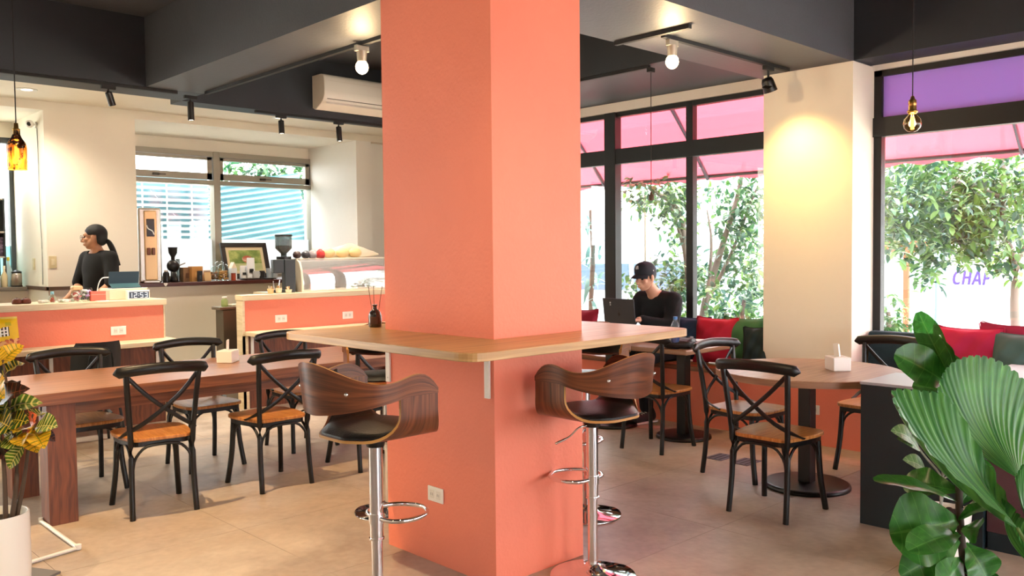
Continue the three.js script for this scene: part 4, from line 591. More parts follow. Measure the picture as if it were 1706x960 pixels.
{ const p = onZ(231, 487, -7.92), o = thing('digital_clock', 'white digital clock reading 12:53', 'clock', [p.x, YC, p.z], 0.0); part(o, 'case', rbox(-0.098, 0.098, 0, 0.082, -0.05, 0, 0.005), M.whitePlastic); part(o, 'display', box(-0.084, 0.09, 0.012, 0.07, 0, 0.0012), std(0x20283a, 0.25));
  const seg = { 1: 'bc', 2: 'abged', 5: 'afgcd', 3: 'abgcd' }, W = 0.022, H = 0.042, T = 0.006, digs = []; const bar = { a: [0, H, 1], g: [0, H / 2, 1], d: [0, 0, 1], f: [0, H / 2, 0], e: [0, 0, 0], b: [W, H / 2, 0], c: [W, 0, 0] };
  '12:53'.split('').forEach((c, i) => { const x0 = [-0.082, -0.04, 0, 0.014, 0.053][i], y0 = 0.019; if (c === ':') { digs.push(box(0.0 - T / 2 - 0.001, T / 2 - 0.001, y0 + 0.012, y0 + 0.018, 0.0012, 0.002), box(-T / 2 - 0.001, T / 2 - 0.001, y0 + 0.028, y0 + 0.034, 0.0012, 0.002)); return; } for (const s of seg[c]) { const [bx, by, hz] = bar[s]; digs.push(hz ? box(x0 + bx, x0 + W + T / 2, y0 + by - T / 2, y0 + by + T / 2, 0.0012, 0.002) : box(x0 + bx - T / 2, x0 + bx + T / 2, y0 + by, y0 + by + H / 2, 0.0012, 0.002)); } }); part(o, 'digits', digs, glow(new THREE.Color(1, 1, 1), 0.85)); }

// ------------------------------------------------------------------ on the cake-display counter
{ const p = onZ(474, 487, -8.13), o = thing('coffee_grinder', 'black coffee grinder with a clear bean hopper', 'grinder', [p.x, YC, p.z], -0.35), gm = std(0x252c2f, 0.4);
  part(o, 'body', [rbox(-0.01, 0.1, 0, 0.34, -0.1, 0.1, 0.008), rbox(-0.12, -0.01, 0.2, 0.34, -0.09, 0.09, 0.008), rbox(-0.12, 0.0, 0, 0.03, -0.09, 0.09, 0.006)], gm); part(o, 'collar', cyl(0.075, 0.075, 0.34, 0.37, 28), M.black);
  part(o, 'hopper', lathe([[0.03, 0.37], [0.03, 0.4], [0.085, 0.455], [0.085, 0.58], [0.088, 0.585]], 30), phys(0x9aa2a2, 0.05, { transmission: 0.8, thickness: 0, ior: 1.5 })); part(o, 'beans', lathe([[0, 0.38], [0.026, 0.38], [0.03, 0.4], [0.08, 0.452], [0.081, 0.482], [0, 0.487]], 24), std(0x1a0d08, 0.6)); part(o, 'lid', cyl(0.09, 0.088, 0.578, 0.596, 30), M.black); part(o, 'fork', [rod(V(-0.12, 0.12, 0.05), V(-0.11, 0.02, 0.06), 0.005), rod(V(-0.06, 0.13, 0.09), V(-0.085, 0.0, 0.1), 0.005)], M.chrome); }
{ const p = onZ(457, 490, -7.93); [[0, 0.05, '#d9b98a', 'cup of wooden stirrers nearest the counter end'], [0.09, 0.055, '#e6d9bc', 'cup of paper sachets before the grinder'], [0.2, 0.035, '#efe4cc', 'small dish of sachets right of the cups']].forEach(([dx, h, c, l], i) => { const o = thing('sachet_cup', l, 'cup', [p.x - 0.04 + dx, YC, p.z], 0, 'little cups on the cake counter'); part(o, 'cup', lathe([[0, 0], [0.026, 0], [0.034, h], [0.031, h], [0.024, 0.004], [0, 0.004]], 18), std(new THREE.Color(c), 0.6)); for (let k = 0; k < 6; k++) part(o, 'stick', tr(rz(rbox(-0.004, 0.004, 0, 0.05, -0.001, 0.001, 0.0008, 1), rnd(-0.4, 0.4)), rnd(-0.012, 0.012), h * 0.5, rnd(-0.012, 0.012)), std(k % 2 ? 0xc59a5c : 0xf1e6d0, 0.6)); }); }
{ // cake display: cream ends, bowed glass front
  const p0 = onZ(503, 487, -8.02), o = thing('display_case', 'cream cake display case with a bowed glass front', 'display case', [p0.x, YC, -8.02]), L = 1.45, cream = std(0xe2d6c0, 0.45), prof = [[0, 0], [0, 0.1], [-0.012, 0.22], [-0.05, 0.31], [-0.11, 0.34], [-0.28, 0.345], [-0.28, 0]];
  const side = (x) => { const s = new THREE.Shape(); prof.forEach(([z, y], i) => (i ? s.lineTo(z, y) : s.moveTo(z, y))); const g = new THREE.ExtrudeGeometry(s, { depth: 0.02, bevelEnabled: true, bevelThickness: 0.002, bevelSize: 0.002, bevelSegments: 1 }); g.rotateY(-Math.PI / 2); g.translate(x + 0.02, 0, 0); return g; };
  part(o, 'end_panel', side(0), cream); part(o, 'end_panel', side(L), cream); part(o, 'base_tray', box(0.02, L, 0, 0.02, -0.278, -0.004), cream); part(o, 'top_panel', rbox(0, L + 0.02, 0.338, 0.35, -0.28, -0.1, 0.004), cream); part(o, 'rear_panel', box(0.02, L, 0.02, 0.338, -0.278, -0.27), std(0x6a665c, 0.6));
  const cv = new THREE.CatmullRomCurve3(prof.slice(0, 5).map(([z, y]) => V(0, y, z)).concat([V(0, 0.343, -0.13)])); const gp = plate((u, v) => { const q = cv.getPoint(v), t = cv.getTangent(v); return { p: V(0.02 + u * (L - 0.02), q.y + 0.004, q.z - 0.004), n: V(0, -t.z, t.y).normalize() }; }, 6, 18, 0.004);
  part(o, 'glass_front', [...gp.faces, ...gp.rims], phys(0xffffff, 0.02, { transmission: 0.86, thickness: 0, ior: 1.9 })); part(o, 'shelf', box(0.025, L - 0.005, 0.17, 0.176, -0.26, -0.09), M.jarGlass);
  const lines = [[0.16, 'coral price card left inside the cake display'], [0.33, 'larger coral price card inside the cake display']]; lines.forEach(([x, l], i) => single('price_card', l, 'card', rbox(-0.04 - 0.03 * i, 0.04 + 0.03 * i, 0, 0.055, 0, 0.004, 0.001, 1), std(0xe8583c, 0.6), [p0.x + x, YC + 0.021, -8.06], 0, 'coral price cards'));
  // rolls and goods on top of the case
  const yt = YC + 0.3505, x0 = p0.x; [[0.42, 'bread roll left of the three on the display case'], [0.6, 'bread roll in the middle of the three on the display case'], [0.76, 'bread roll right of the three on the display case']].forEach(([x, l]) => { const g = new THREE.SphereGeometry(1, 20, 14); g.scale(0.078, 0.055, 0.05); single('bread_roll', l, 'bread', tr(g, 0, 0.053, 0), std(0xe3c68e, 0.7), [x0 + x, yt, -8.17], 0, 'bread rolls on the display case'); });
  const bagg = (() => { const g = new THREE.SphereGeometry(1, 34, 20), q = g.attributes.position; for (let i = 0; i < q.count; i++) { const x = q.getX(i), y = q.getY(i), z = q.getZ(i); const w = 1 + 0.12 * Math.sin(x * 11 + z * 5) + 0.08 * Math.sin(y * 13 - x * 7); q.setXYZ(i, x * 0.42, Math.max(0, (0.06 + 0.07 * y * w + 0.025 * Math.sin(x * 5 + 1) * (y > 0 ? y : 0)) * (0.35 + 0.65 * Math.sqrt(1 - x * x * 0.9)) + 0.03), z * 0.032 * w); } g.computeVertexNormals(); return g; })(); single('paper_bag', 'crumpled cream bag lying behind the bread rolls', 'bag', bagg, std(0xe8dcc4, 0.7), [x0 + 0.72, yt - 0.0295, -8.262], 0); 
  [[0.02, 0x3a2622, 'brown leafy packet at the left end of the display case top'], [0.12, 0x2c2a30, 'dark checked packet on the display case'], [0.2, 0x8c8486, 'grey patterned packet on the display case'], [0.3, 0xb02a28, 'red packet beside the bread rolls']].forEach(([x, c, l], i) => { const g = new THREE.SphereGeometry(1, 14, 10), q = g.attributes.position; for (let k = 0; k < q.count; k++) { const a = q.getX(k), b = q.getY(k), e = q.getZ(k); q.setXYZ(k, a * (0.043 + 0.004 * Math.sin(b * 9 + i)), Math.max(0, 0.035 + b * (0.04 + 0.008 * i * Math.sin(a * 6))), e * 0.05); } g.computeVertexNormals(); const o2 = thing('snack_packet', l, 'packet', [x0 + x, yt, -8.14 - 0.0 * i], 0.3 * i, 'packets on the display case'); part(o2, 'pouch', g, std(c, 0.5)); part(o2, 'stripe', rbox(-0.03, 0.03, 0.055, 0.068 - 0.0 * i, -0.02, 0.02, 0.004), std(i % 2 ? 0xdfe0e2 : 0x6a4a3c, 0.5)); }); }
{ const p = onX(394, 508, 3.99), y = 0.976; const o = thing('glass_jar', 'green jar on the steel cabinet', 'jar', [3.99, y, -8.4]); part(o, 'jar', lathe([[0, 0], [0.03, 0], [0.034, 0.01], [0.034, 0.06], [0.022, 0.075], [0.022, 0.085]], 20), phys(0xb8c88a, 0.1, { transmission: 0.5, thickness: 0 })); part(o, 'lid', cyl(0.025, 0.025, 0.085, 0.1, 18), M.whitePlastic); single('folded_cloth', 'dark and white folded cloth on the steel cabinet', 'cloth', [rbox(-0.05, 0.05, 0, 0.02, -0.05, 0.05, 0.008, 3)], std(0xcdc6b4, 0.9), [3.97, y, -8.42 + 0.0 - 0.0], 0.2).position.set(4.09, y, -8.42); }

// ------------------------------------------------------------------ on the kitchen sill
const YS = 1.2065, onS = (px, z = -9.5) => onZ(px, 465, z);
{ const p = onS(251, -9.52), o = thing('water_dispenser', 'tall steel and gold water dispenser on the sill', 'water dispenser', [p.x, YS, p.z], -0.25), gold = std(0xd0ab7c, 0.3, { metalness: 0.5 });
  part(o, 'body', rbox(-0.115, 0.115, 0, 0.81, -0.13, 0.04, 0.02, 3), std(0xb9b4aa, 0.25, { metalness: 0.8 })); part(o, 'front', [rbox(-0.06, 0.07, 0.03, 0.78, 0.03, 0.055, 0.012, 3)], gold); part(o, 'screen', rbox(-0.035, 0.045, 0.5, 0.69, 0.05, 0.062, 0.012, 3), std(0x1b1716, 0.2)); part(o, 'swirl', sweep([V(-0.035, 0.62, 0.064), V(-0.02, 0.585, 0.065), V(0.02, 0.56, 0.065), V(0.04, 0.52, 0.064)], 16, 6, 0.006), M.whiteMetal); part(o, 'tap', [rbox(-0.035, -0.005, 0.3, 0.38, 0.05, 0.11, 0.008), rbox(0.012, 0.042, 0.3, 0.38, 0.05, 0.11, 0.008)], std(0x6a3a26, 0.4)); part(o, 'drip_tray', rbox(-0.08, 0.08, 0.0, 0.03, 0.03, 0.13, 0.008), M.brushed); }
{ const p = onS(289, -9.5), o = thing('coffee_mill', 'black coffee mill with a flared funnel top on the sill', 'coffee mill', [p.x, YS, p.z]); part(o, 'base', lathe([[0, 0], [0.055, 0], [0.05, 0.03], [0.03, 0.07], [0.028, 0.12], [0, 0.12]], 24), M.black); part(o, 'drum', tr(ball(0.07, 0, 0.18, 0, 1, 1, 0.75, 22), 0, 0, 0), M.black); part(o, 'funnel', lathe([[0.02, 0.24], [0.022, 0.28], [0.045, 0.32], [0.05, 0.38], [0.054, 0.385], [0.0, 0.375]], 24), M.black); part(o, 'crank', rod(V(0.06, 0.18, 0), V(0.13, 0.21, 0.02), 0.008), M.brushed); }
const sillBoxes = [[273, 0.05, 0.11, 0x16181a, 'bottle', 'black squat canister beside the dispenser', 0.04], [300, 0.05, 0.2, 0x9aa0a0, 'tube', 'thin glass tube vase behind the mill', 0.018]];
{ let p = onS(277, -9.44); let o = thing('canister', 'black squat canister beside the dispenser', 'canister', [p.x, YS, p.z]); part(o, 'body', lathe([[0, 0], [0.034, 0], [0.036, 0.01], [0.034, 0.1], [0.018, 0.12], [0, 0.12]], 22), M.black); part(o, 'lid', cyl(0.022, 0.02, 0.118, 0.135, 18), M.brushed);
  p = onS(297, -9.6); o = thing('glass_vase', 'thin grey glass tube behind the coffee mill', 'vase', [p.x, YS, p.z]); part(o, 'tube', lathe([[0, 0], [0.02, 0], [0.022, 0.01], [0.02, 0.25], [0.022, 0.255]], 18), phys(0x9aa4a4, 0.1, { transmission: 0.6, thickness: 0 }));
  const carton = (px, z, w, h, d, c, l, tape) => { const q = onS(px, z), b = thing('carton', l, 'box', [q.x, YS, q.z], 0.05, 'cartons on the kitchen sill'); part(b, 'body', rbox(-w / 2, w / 2, 0, h, -d / 2, d / 2, 0.002), std(c, 0.75)); part(b, 'label_strip', box(-w * 0.2, w * 0.2, h * 0.25, h * 0.6, d / 2, d / 2 + 0.0012), std(tape, 0.6)); return b; };
  carton(309, -9.55, 0.09, 0.16, 0.09, 0x8a6a48, 'dull brown carton beside the mill', 0x6a4a30); carton(326, -9.5, 0.13, 0.17, 0.09, 0xc08a4a, 'larger tan carton on the sill', 0xd2a062); carton(333, -9.42, 0.05, 0.12, 0.03, 0x23262c, 'narrow black carton before the tan one', 0x3a3d44);
  const q = onS(345, -9.48), kb = thing('kraft_bag', 'small kraft paper bag on the sill', 'bag', [q.x, YS, q.z]); part(kb, 'pouch', [(() => { const g = rbox(-0.04, 0.04, 0, 0.125, -0.028, 0.028, 0.006), a = g.attributes.position; for (let i = 0; i < a.count; i++) { const t = clamp((a.getY(i) - 0.04) / 0.085); a.setZ(i, a.getZ(i) * (1 - 0.85 * t)); } g.computeVertexNormals(); return g; })()], std(0xc9a878, 0.8)); part(kb, 'clip', rbox(-0.035, 0.035, 0.108, 0.12, 0.004, 0.012, 0.002), M.brushed); }
function snackJar(label, px, z, r, h, c, n) { const p = onS(px, z), o = thing('snack_jar', label, 'jar', [p.x, YS, p.z], 0, 'glass jars on the kitchen sill'); part(o, 'jar', lathe([[0, 0], [r * 0.95, 0], [r, 0.008], [r, h * 0.75], [r * 0.8, h * 0.88], [r * 0.8, h]], 26), M.jarGlass); part(o, 'lid', lathe([[0, h + 0.022], [r * 0.6, h + 0.02], [r * 0.84, h + 0.006], [r * 0.84, h], [0, h]], 24), M.jarGlass); const g = []; for (let i = 0; i < n; i++) { const a = rnd(0, 6.28), q = (r - 0.016) * Math.sqrt(rnd()); g.push(ball(0.013, q * Math.cos(a), 0.02 + rnd(0, h * 0.55), q * Math.sin(a), 1.3, 0.7, 1, 8)); } part(o, 'snacks', g, std(c, 0.6)).userData.kind = 'stuff'; }
snackJar('glass jar of brown biscuits on the sill', 358, -9.52, 0.055, 0.15, 0x8a5a3a, 24); snackJar('glass jar of golden nuts on the sill', 372, -9.48, 0.065, 0.17, 0xb88238, 46); snackJar('glass jar of nuts at the back of the sill', 366, -9.68, 0.06, 0.2, 0xa87a40, 20);
{ let p = onS(388, -9.55); let o = thing('milk_carton', 'white house-shaped carton on the sill', 'carton', [p.x, YS, p.z], 0.1); part(o, 'body', rbox(-0.035, 0.035, 0, 0.14, -0.035, 0.035, 0.003), std(0xdfe6ea, 0.5)); const s = new THREE.Shape(); s.moveTo(-0.035, 0); s.lineTo(0.035, 0); s.lineTo(0, 0.07); s.lineTo(-0.035, 0); part(o, 'gable', tr(new THREE.ExtrudeGeometry(s, { depth: 0.07, bevelEnabled: false }), 0, 0.14, -0.035), std(0xe6d8c0, 0.5));
  p = onS(389, -9.44); o = thing('red_tin', 'small terracotta red tin before the white carton', 'tin', [p.x, YS, p.z]); part(o, 'body', cyl(0.026, 0.026, 0, 0.075, 20), std(0xa8442c, 0.5)); part(o, 'lid', cyl(0.027, 0.027, 0.075, 0.085, 20), std(0x8a3422, 0.5));
  p = onS(424, -9.5); o = thing('serving_tray', 'dark tray on the sill under mugs and packs', 'tray', [p.x + 0.04, YS, p.z]); part(o, 'tray', rbox(-0.2, 0.2, 0.004, 0.018, -0.08, 0.08, 0.005), std(0x241a16, 0.5)); part(o, 'foot', [box(-0.18, -0.16, 0, 0.004, -0.06, 0.06), box(0.16, 0.18, 0, 0.004, -0.06, 0.06)], M.blackMatte);
  const yT2 = YS + 0.0185; const pack = (px, z, w, h, c, l) => { const q = onS(px, z), b = thing('coffee_pack', l, 'pack', [q.x, yT2, q.z], -0.05, 'packs on the sill tray'); part(b, 'pouch', [(() => { const g = rbox(-w / 2, w / 2, 0, h, -0.025, 0.025, 0.006), a = g.attributes.position; for (let i = 0; i < a.count; i++) { const t = clamp((a.getY(i) - h * 0.45) / (h * 0.55)); a.setZ(i, a.getZ(i) * (1 - 0.8 * t)); } g.computeVertexNormals(); return g; })()], std(c, 0.5)); part(b, 'label_patch', box(-w * 0.28, w * 0.28, h * 0.28, h * 0.46, 0.024, 0.0262), std(0x202224, 0.5)); };
  pack(418, -9.5, 0.09, 0.24, 0xe3e6ea, 'tall white coffee pack on the sill tray'); pack(406, -9.55, 0.08, 0.15, 0xd8d8d6, 'short pale coffee pack on the sill tray');
  const mug = (px, z, c, l) => { const q = onS(px, z), b = thing('mug', l, 'mug', [q.x, yT2, q.z], 0.4, 'mugs on the sill tray'); part(b, 'cup', lathe([[0, 0], [0.034, 0], [0.038, 0.004], [0.038, 0.085], [0.035, 0.085], [0.034, 0.008], [0, 0.006]], 24), std(c, 0.3)); part(b, 'handle', sweep([V(0.036, 0.07, 0), V(0.06, 0.068, 0), V(0.066, 0.045, 0), V(0.058, 0.022, 0), V(0.036, 0.02, 0)], 14, 6, 0.005), std(c, 0.3)); };
  mug(427, -9.45, 0xc9ccd0, 'pale grey mug on the sill tray'); mug(436, -9.5, 0x1c1c20, 'black mug on the sill tray');
  for (const [px, z, h, l] of [[449, -9.5, 0.13, 'stack of clear plastic cups before the picture frame'], [458, -9.47, 0.1, 'shorter stack of clear plastic cups by the grinder']]) { const q = onS(px, z), b = thing('cup_stack', l, 'cups', [q.x, YS, q.z], 0, 'plastic cup stacks'); for (let k = 0; k < 4; k++) part(b, 'cup', tr(lathe([[0.028, 0], [0.04, h * 0.75], [0.042, h * 0.76]], 18), 0, 0.002 + k * h * 0.08, 0), phys(0xe8edf0, 0.15, { transmission: 0.6, thickness: 0 })); } }
{ // framed painting leaning on the window
  const p = onZ(420, 440, -10.1), o = thing('framed_painting', 'dark framed painting of a green meadow leaning on the window', 'painting', [p.x, YS + 0.004, -10.2], 0.0), w = 0.62, h = 0.46, fr = std(0x221812, 0.45);
  const t = tex(128, 96, (u, v) => { const f = fbm(u, v, 5, 4, 4), g = fbm(u + 0.3, v, 9, 12, 3), r = Math.hypot(u - 0.55, (v - 0.55) * 0.9); let c = mix3(hex('#5d7a34'), hex('#c6c878'), clamp(f * 1.6 - 0.3)); if (v < 0.35) c = mix3(c, hex('#d8d2a8'), 0.6); if (r < 0.16) c = mix3(hex('#b0543c'), hex('#e2d6c0'), clamp(g * 2 - 0.5)); return c; });
  const lean = (g) => { g.rotateX(-0.3); return g; };
  part(o, 'frame', [lean(rbox(-w / 2, w / 2, 0, 0.055, -0.02, 0.02, 0.004)), lean(rbox(-w / 2, w / 2, h - 0.055, h, -0.02, 0.02, 0.004)), lean(rbox(-w / 2, -w / 2 + 0.055, 0.055, h - 0.055, -0.02, 0.02, 0.004)), lean(rbox(w / 2 - 0.055, w / 2, 0.055, h - 0.055, -0.02, 0.02, 0.004))], fr);
  part(o, 'mat_board', lean(box(-w / 2 + 0.05, w / 2 - 0.05, 0.05, h - 0.05, -0.008, 0.002)), std(0xd8c7a2, 0.8)); const pic = lean(sheet((u, v) => V((u - 0.5) * (w - 0.19), 0.095 + v * (h - 0.19), 0.0035), 1, 1)); part(o, 'picture', pic, std(0xffffff, 0.6, { map: t })); }
{ // shelves beside the far left window
  const o = thing('wall_shelf', 'dark open shelf rack at the far left window', 'shelf', [2.38, 1.19, -10.28]), dk = std(0x2b3231, 0.5); part(o, 'side_panel', box(0.06, 0.075, 0.3, 0.92, -0.14, 0.12), dk); part(o, 'back_panel', box(-0.6, 0.06, 0.3, 0.92, -0.14, -0.13), dk); for (const y of [0.3, 0.56, 0.9]) part(o, 'board', box(-0.6, 0.075, y, y + 0.018, -0.14, 0.12), std(0xb0aca0, 0.5)); part(o, 'post', [box(0.05, 0.075, 0, 0.3, -0.14, -0.115), box(0.05, 0.075, 0, 0.3, 0.09, 0.115)], dk);
  const y0 = 1.1905; single('storage_box', 'pale box with yellow goods on the top shelf board', 'box', [rbox(-0.1, 0.06, 0, 0.13, -0.08, 0.1, 0.006)], std(0xd8c27a, 0.5), [2.36, 1.19 + 0.919, -10.3]);
  single('patterned_tin', 'dark patterned tin on the lower shelf board', 'tin', [rbox(-0.11, 0.04, 0, 0.2, -0.08, 0.08, 0.006)], std(0xffffff, 0.5, { map: tex(64, 64, (u, v) => mix3(hex('#2a1c2a'), hex('#8a7a92'), clamp(fbm(u, v, 6, 12, 3) * 2.4 - 0.9)), { size: [0.2, 0.2] }) }), [2.4, 1.19 + 0.3185, -10.28]);
  const bottle = (dx, dz, r, h, c, cc, l) => { const b = thing('kitchen_bottle', l, 'bottle', [dx, y0, dz], 0, 'bottles under the far left shelf'); part(b, 'bottle', lathe([[0, 0], [r, 0], [r, h * 0.6], [r * 0.35, h * 0.82], [r * 0.35, h], [0, h]], 18), std(c, 0.3)); part(b, 'cap', cyl(r * 0.42, r * 0.42, h * 0.94, h + 0.02, 14), std(cc, 0.4)); };
  bottle(2.34, -10.12, 0.045, 0.19, 0xdfe0da, 0xc8ccd0, 'white jug under the far left shelf'); bottle(2.425, -10.14, 0.03, 0.2, 0xd8c9a0, 0xe8e0c8, 'cream squeeze bottle under the far left shelf'); bottle(2.485, -10.22, 0.034, 0.29, 0xb6d3d8, 0xe6d24a, 'clear bottle with a yellow cap under the far left shelf');
  const k = thing('kettle', 'steel kettle beside the yellow-capped bottle', 'kettle', [2.53, y0, -10.1]); part(k, 'body', lathe([[0, 0], [0.05, 0], [0.05, 0.12], [0.046, 0.15], [0, 0.15]], 22), M.brushed); part(k, 'lid', lathe([[0, 0.175], [0.015, 0.172], [0.048, 0.156], [0.05, 0.15], [0, 0.15]], 20), M.black); part(k, 'base', cyl(0.054, 0.054, 0.0, 0.012, 22), M.black); }

// ------------------------------------------------------------------ people
const skinA = phys(0xc08a66, 0.55, { sheen: 0.3 }), skinB = phys(0xcf9c80, 0.55, { sheen: 0.3 }), hairM = std(0x0a090a, 0.7), shirtBlack = std(0x040405, 0.9), sweaterNavy = std(0x070a0f, 0.95);
// head in its own frame: chin near y = -0.11, crown near +0.115, face to +z
function headGeo(cell = 0.0042) {
  const eyes = [-1, 1].map((k) => ell([0.031 * k, 0.006, 0.084], [0.015, 0.009, 0.012]));
  const base = union([ell([0, 0.03, -0.012], [0.074, 0.084, 0.094]), ell([0, -0.035, 0.022], [0.058, 0.072, 0.068]), ell([0, -0.088, 0.052], [0.028, 0.02, 0.026]), cap([0, 0.014, 0.086], [0, -0.03, 0.112], 0.008, 0.0125), ell([0.012, -0.034, 0.096], [0.009, 0.007, 0.01]), ell([-0.012, -0.034, 0.096], [0.009, 0.007, 0.01]), ell([0, -0.058, 0.087], [0.022, 0.006, 0.011]), ell([0, -0.069, 0.085], [0.018, 0.006, 0.011]), cap([-0.04, 0.028, 0.076], [0.04, 0.028, 0.076], 0.009, 0.009), cap([0.035, -0.06, 0.03], [0.052, -0.03, 0.0], 0.022, 0.024), cap([-0.035, -0.06, 0.03], [-0.052, -0.03, 0.0], 0.022, 0.024), ell([0.04, -0.018, 0.064], [0.02, 0.018, 0.02]), ell([-0.04, -0.018, 0.064], [0.02, 0.018, 0.02])], 0.014);
  const ears = union([ell([0.077, -0.004, -0.006], [0.008, 0.03, 0.018]), ell([-0.077, -0.004, -0.006], [0.008, 0.03, 0.018])], 0.004);
  const f = (x, y, z) => { let d = smin(base(x, y, z), ears(x, y, z), 0.006); for (const e of eyes) d = Math.max(d, -(e(x, y, z) - 0.0)); return d; };
  return netMesh(f, [-0.11, -0.14, -0.13], [0.11, 0.14, 0.14], cell);
}
const headG = headGeo();
// a right hand (k = 1) from the wrist: fingers along dir +z, palm down, thumb to -k x
function handSDF(k, curl = 0.5) {
  const f = [ell([0, -0.004, 0.05], [0.04, 0.014, 0.048])], j = [[-0.03, 0.092, 0.066], [-0.01, 0.098, 0.074], [0.011, 0.094, 0.07], [0.03, 0.084, 0.056]];
  for (const [x, z0, L] of j) { const a1 = curl * 0.5, a2 = curl * 1.2, p0 = [x * k, 0, z0 - 0.03], p1 = [x * k * 1.06, 0, z0], p2 = [x * k * 1.12, -Math.sin(a1) * L * 0.5, z0 + Math.cos(a1) * L * 0.5], p3 = [x * k * 1.14, p2[1] - Math.sin(a2) * L * 0.5, p2[2] + Math.cos(a2) * L * 0.5]; f.push(cap(p0, p1, 0.0095, 0.0092), cap(p1, p2, 0.0092, 0.0084), cap(p2, p3, 0.0084, 0.0072)); }
  f.push(cap([-0.026 * k, -0.004, 0.022], [-0.052 * k, -0.008, 0.05], 0.0125, 0.0105), cap([-0.052 * k, -0.008, 0.05], [-0.058 * k, -0.014, 0.08], 0.0105, 0.008), cap([0, 0, -0.03], [0, 0, 0.02], 0.025, 0.026));
  return union(f, 0.006);
}
const handG = (k, curl) => netMesh(handSDF(k, curl), [-0.085, -0.1, -0.06], [0.085, 0.04, 0.19], 0.0045);
const placed = (g, pos, e) => { const q = g.clone(); q.applyMatrix4(new THREE.Matrix4().compose(V(...pos), new THREE.Quaternion().setFromEuler(new THREE.Euler(...e, 'YXZ')), V(1, 1, 1))); return q; };
{ // ---- woman behind the counter, body turned to the room, head in profile to the left
  const at = onZ(163, 440, -8.72), o = thing('person', 'person in a black T-shirt with glasses and ponytail behind the clock counter', 'person', [at.x, 0.17, -8.72], -72 * D);
  const hp = [0, 1.505, 0.03], turnH = [0.02, -52 * D, 0]; // head
  const torso = [cap([0, 0.92, 0], [0, 1.08, 0], 0.13, 0.115), ell([0, 1.2, 0.005], [0.155, 0.2, 0.1]), cap([-0.145, 1.325, -0.01], [0.145, 1.325, -0.01], 0.052, 0.052), cap([0, 1.33, -0.01], [0, 1.43, 0.012], 0.05, 0.044)];
  const arms = (k) => [[[0.18 * k, 1.32, -0.01], [0.225 * k, 1.07, 0.03], 0.048, 0.04], [[0.225 * k, 1.07, 0.03], [0.17 * k, 0.93, 0.21], 0.037, 0.027]];
  const bd = union([...torso, ...[1, -1].flatMap((k) => arms(k).map((a) => cap(...a))), cap([0, 0.9, 0], [0, 0.86, 0], 0.15, 0.15), ...[1, -1].flatMap((k) => [cap([0.085 * k, 0.88, 0], [0.09 * k, 0.47, 0.01], 0.088, 0.056), cap([0.09 * k, 0.47, 0.01], [0.09 * k, 0.08, -0.015], 0.056, 0.036), cap([0.09 * k, 0.04, -0.03], [0.095 * k, 0.03, 0.14], 0.038, 0.03)])], 0.03);
  const body = netMesh(bd, [-0.33, -0.02, -0.22], [0.33, 1.46, 0.32], 0.0125);
  part(o, 'body', [body, placed(headG, hp, turnH), placed(handG(1, 0.7), [0.168, 0.925, 0.225], [0.3, -0.3, 0]), placed(handG(-1, 0.7), [-0.168, 0.925, 0.225], [0.3, 0.3, 0])], skinA);
  const sh1 = union([cap([0, 0.86, 0], [0, 1.08, 0], 0.15, 0.13), ell([0, 1.2, 0.005], [0.168, 0.205, 0.113]), cap([-0.145, 1.322, -0.01], [0.145, 1.322, -0.01], 0.063, 0.063), ...[1, -1].map((k) => cap([0.185 * k, 1.31, -0.01], [0.236 * k, 1.08, 0.03], 0.062, 0.066))], 0.035);
  part(o, 't_shirt', netMesh((x, y, z) => { let d = sh1(x, y, z); const neck = Math.hypot(x, (z - 0.02) * 0.9) - 0.072; if (y > 1.36) d = Math.max(d, -neck); return Math.max(d, y - 1.388 + 0.25 * Math.abs(x) * 0.2); }, [-0.34, 0.66, -0.2], [0.34, 1.42, 0.2], 0.011), shirtBlack);
  const tr1 = union([cap([0, 0.9, 0], [0, 0.85, 0], 0.158, 0.16), ...[1, -1].flatMap((k) => [cap([0.085 * k, 0.86, 0], [0.09 * k, 0.47, 0.01], 0.1, 0.07), cap([0.09 * k, 0.47, 0.01], [0.09 * k, 0.1, -0.015], 0.07, 0.058)])], 0.03);
  part(o, 'trousers', netMesh(tr1, [-0.28, 0.02, -0.22], [0.28, 1.08, 0.22], 0.016), std(0x15161a, 0.85));
  // hair: cap over crown and back, gathered low into a ponytail
  const hs = (x, y, z) => { const d = smin(ell([0, 0.036, -0.018], [0.083, 0.094, 0.102])(x, y, z), ell([0, -0.03, -0.055], [0.066, 0.05, 0.055])(x, y, z), 0.03); const face = (z - 0.045) * 0.8 + (0.05 - y) * 0.75 - Math.max(0, y - 0.05) * 0.4; return Math.max(d, face * 0.8 - 0.008, Math.min(0.024 - y, z + 0.04)); };
  part(o, 'hair', [placed(netMesh(hs, [-0.12, -0.12, -0.15], [0.12, 0.16, 0.12], 0.0055), hp, turnH), placed(sweep([V(0, -0.03, -0.085), V(0.0, -0.04, -0.12), V(0.0, -0.075, -0.142), V(0.0, -0.15, -0.172), V(0, -0.27, -0.215)], 18, 10, (t) => [lerp(0.02, 0.026, Math.sin(t * 3)) * (1 - 0.55 * t * t), lerp(0.02, 0.03, Math.sin(t * 3)) * (1 - 0.55 * t * t)]), hp, turnH)], hairM);
  const gl = [-1, 1].map((k) => { const t = new THREE.TorusGeometry(0.0235, 0.0018, 8, 26); t.translate(0.031 * k, 0.0, 0.108); return t; }); gl.push(rod(V(-0.008, 0.004, 0.11), V(0.008, 0.004, 0.11), 0.0016), rod(V(0.054, 0.004, 0.106), V(0.08, 0.008, 0.0), 0.0015), rod(V(-0.054, 0.004, 0.106), V(-0.08, 0.008, 0.0), 0.0015)); part(o, 'glasses', gl.map((g) => placed(g, hp, turnH)), std(0x3a2d20, 0.3, { metalness: 0.6 }));
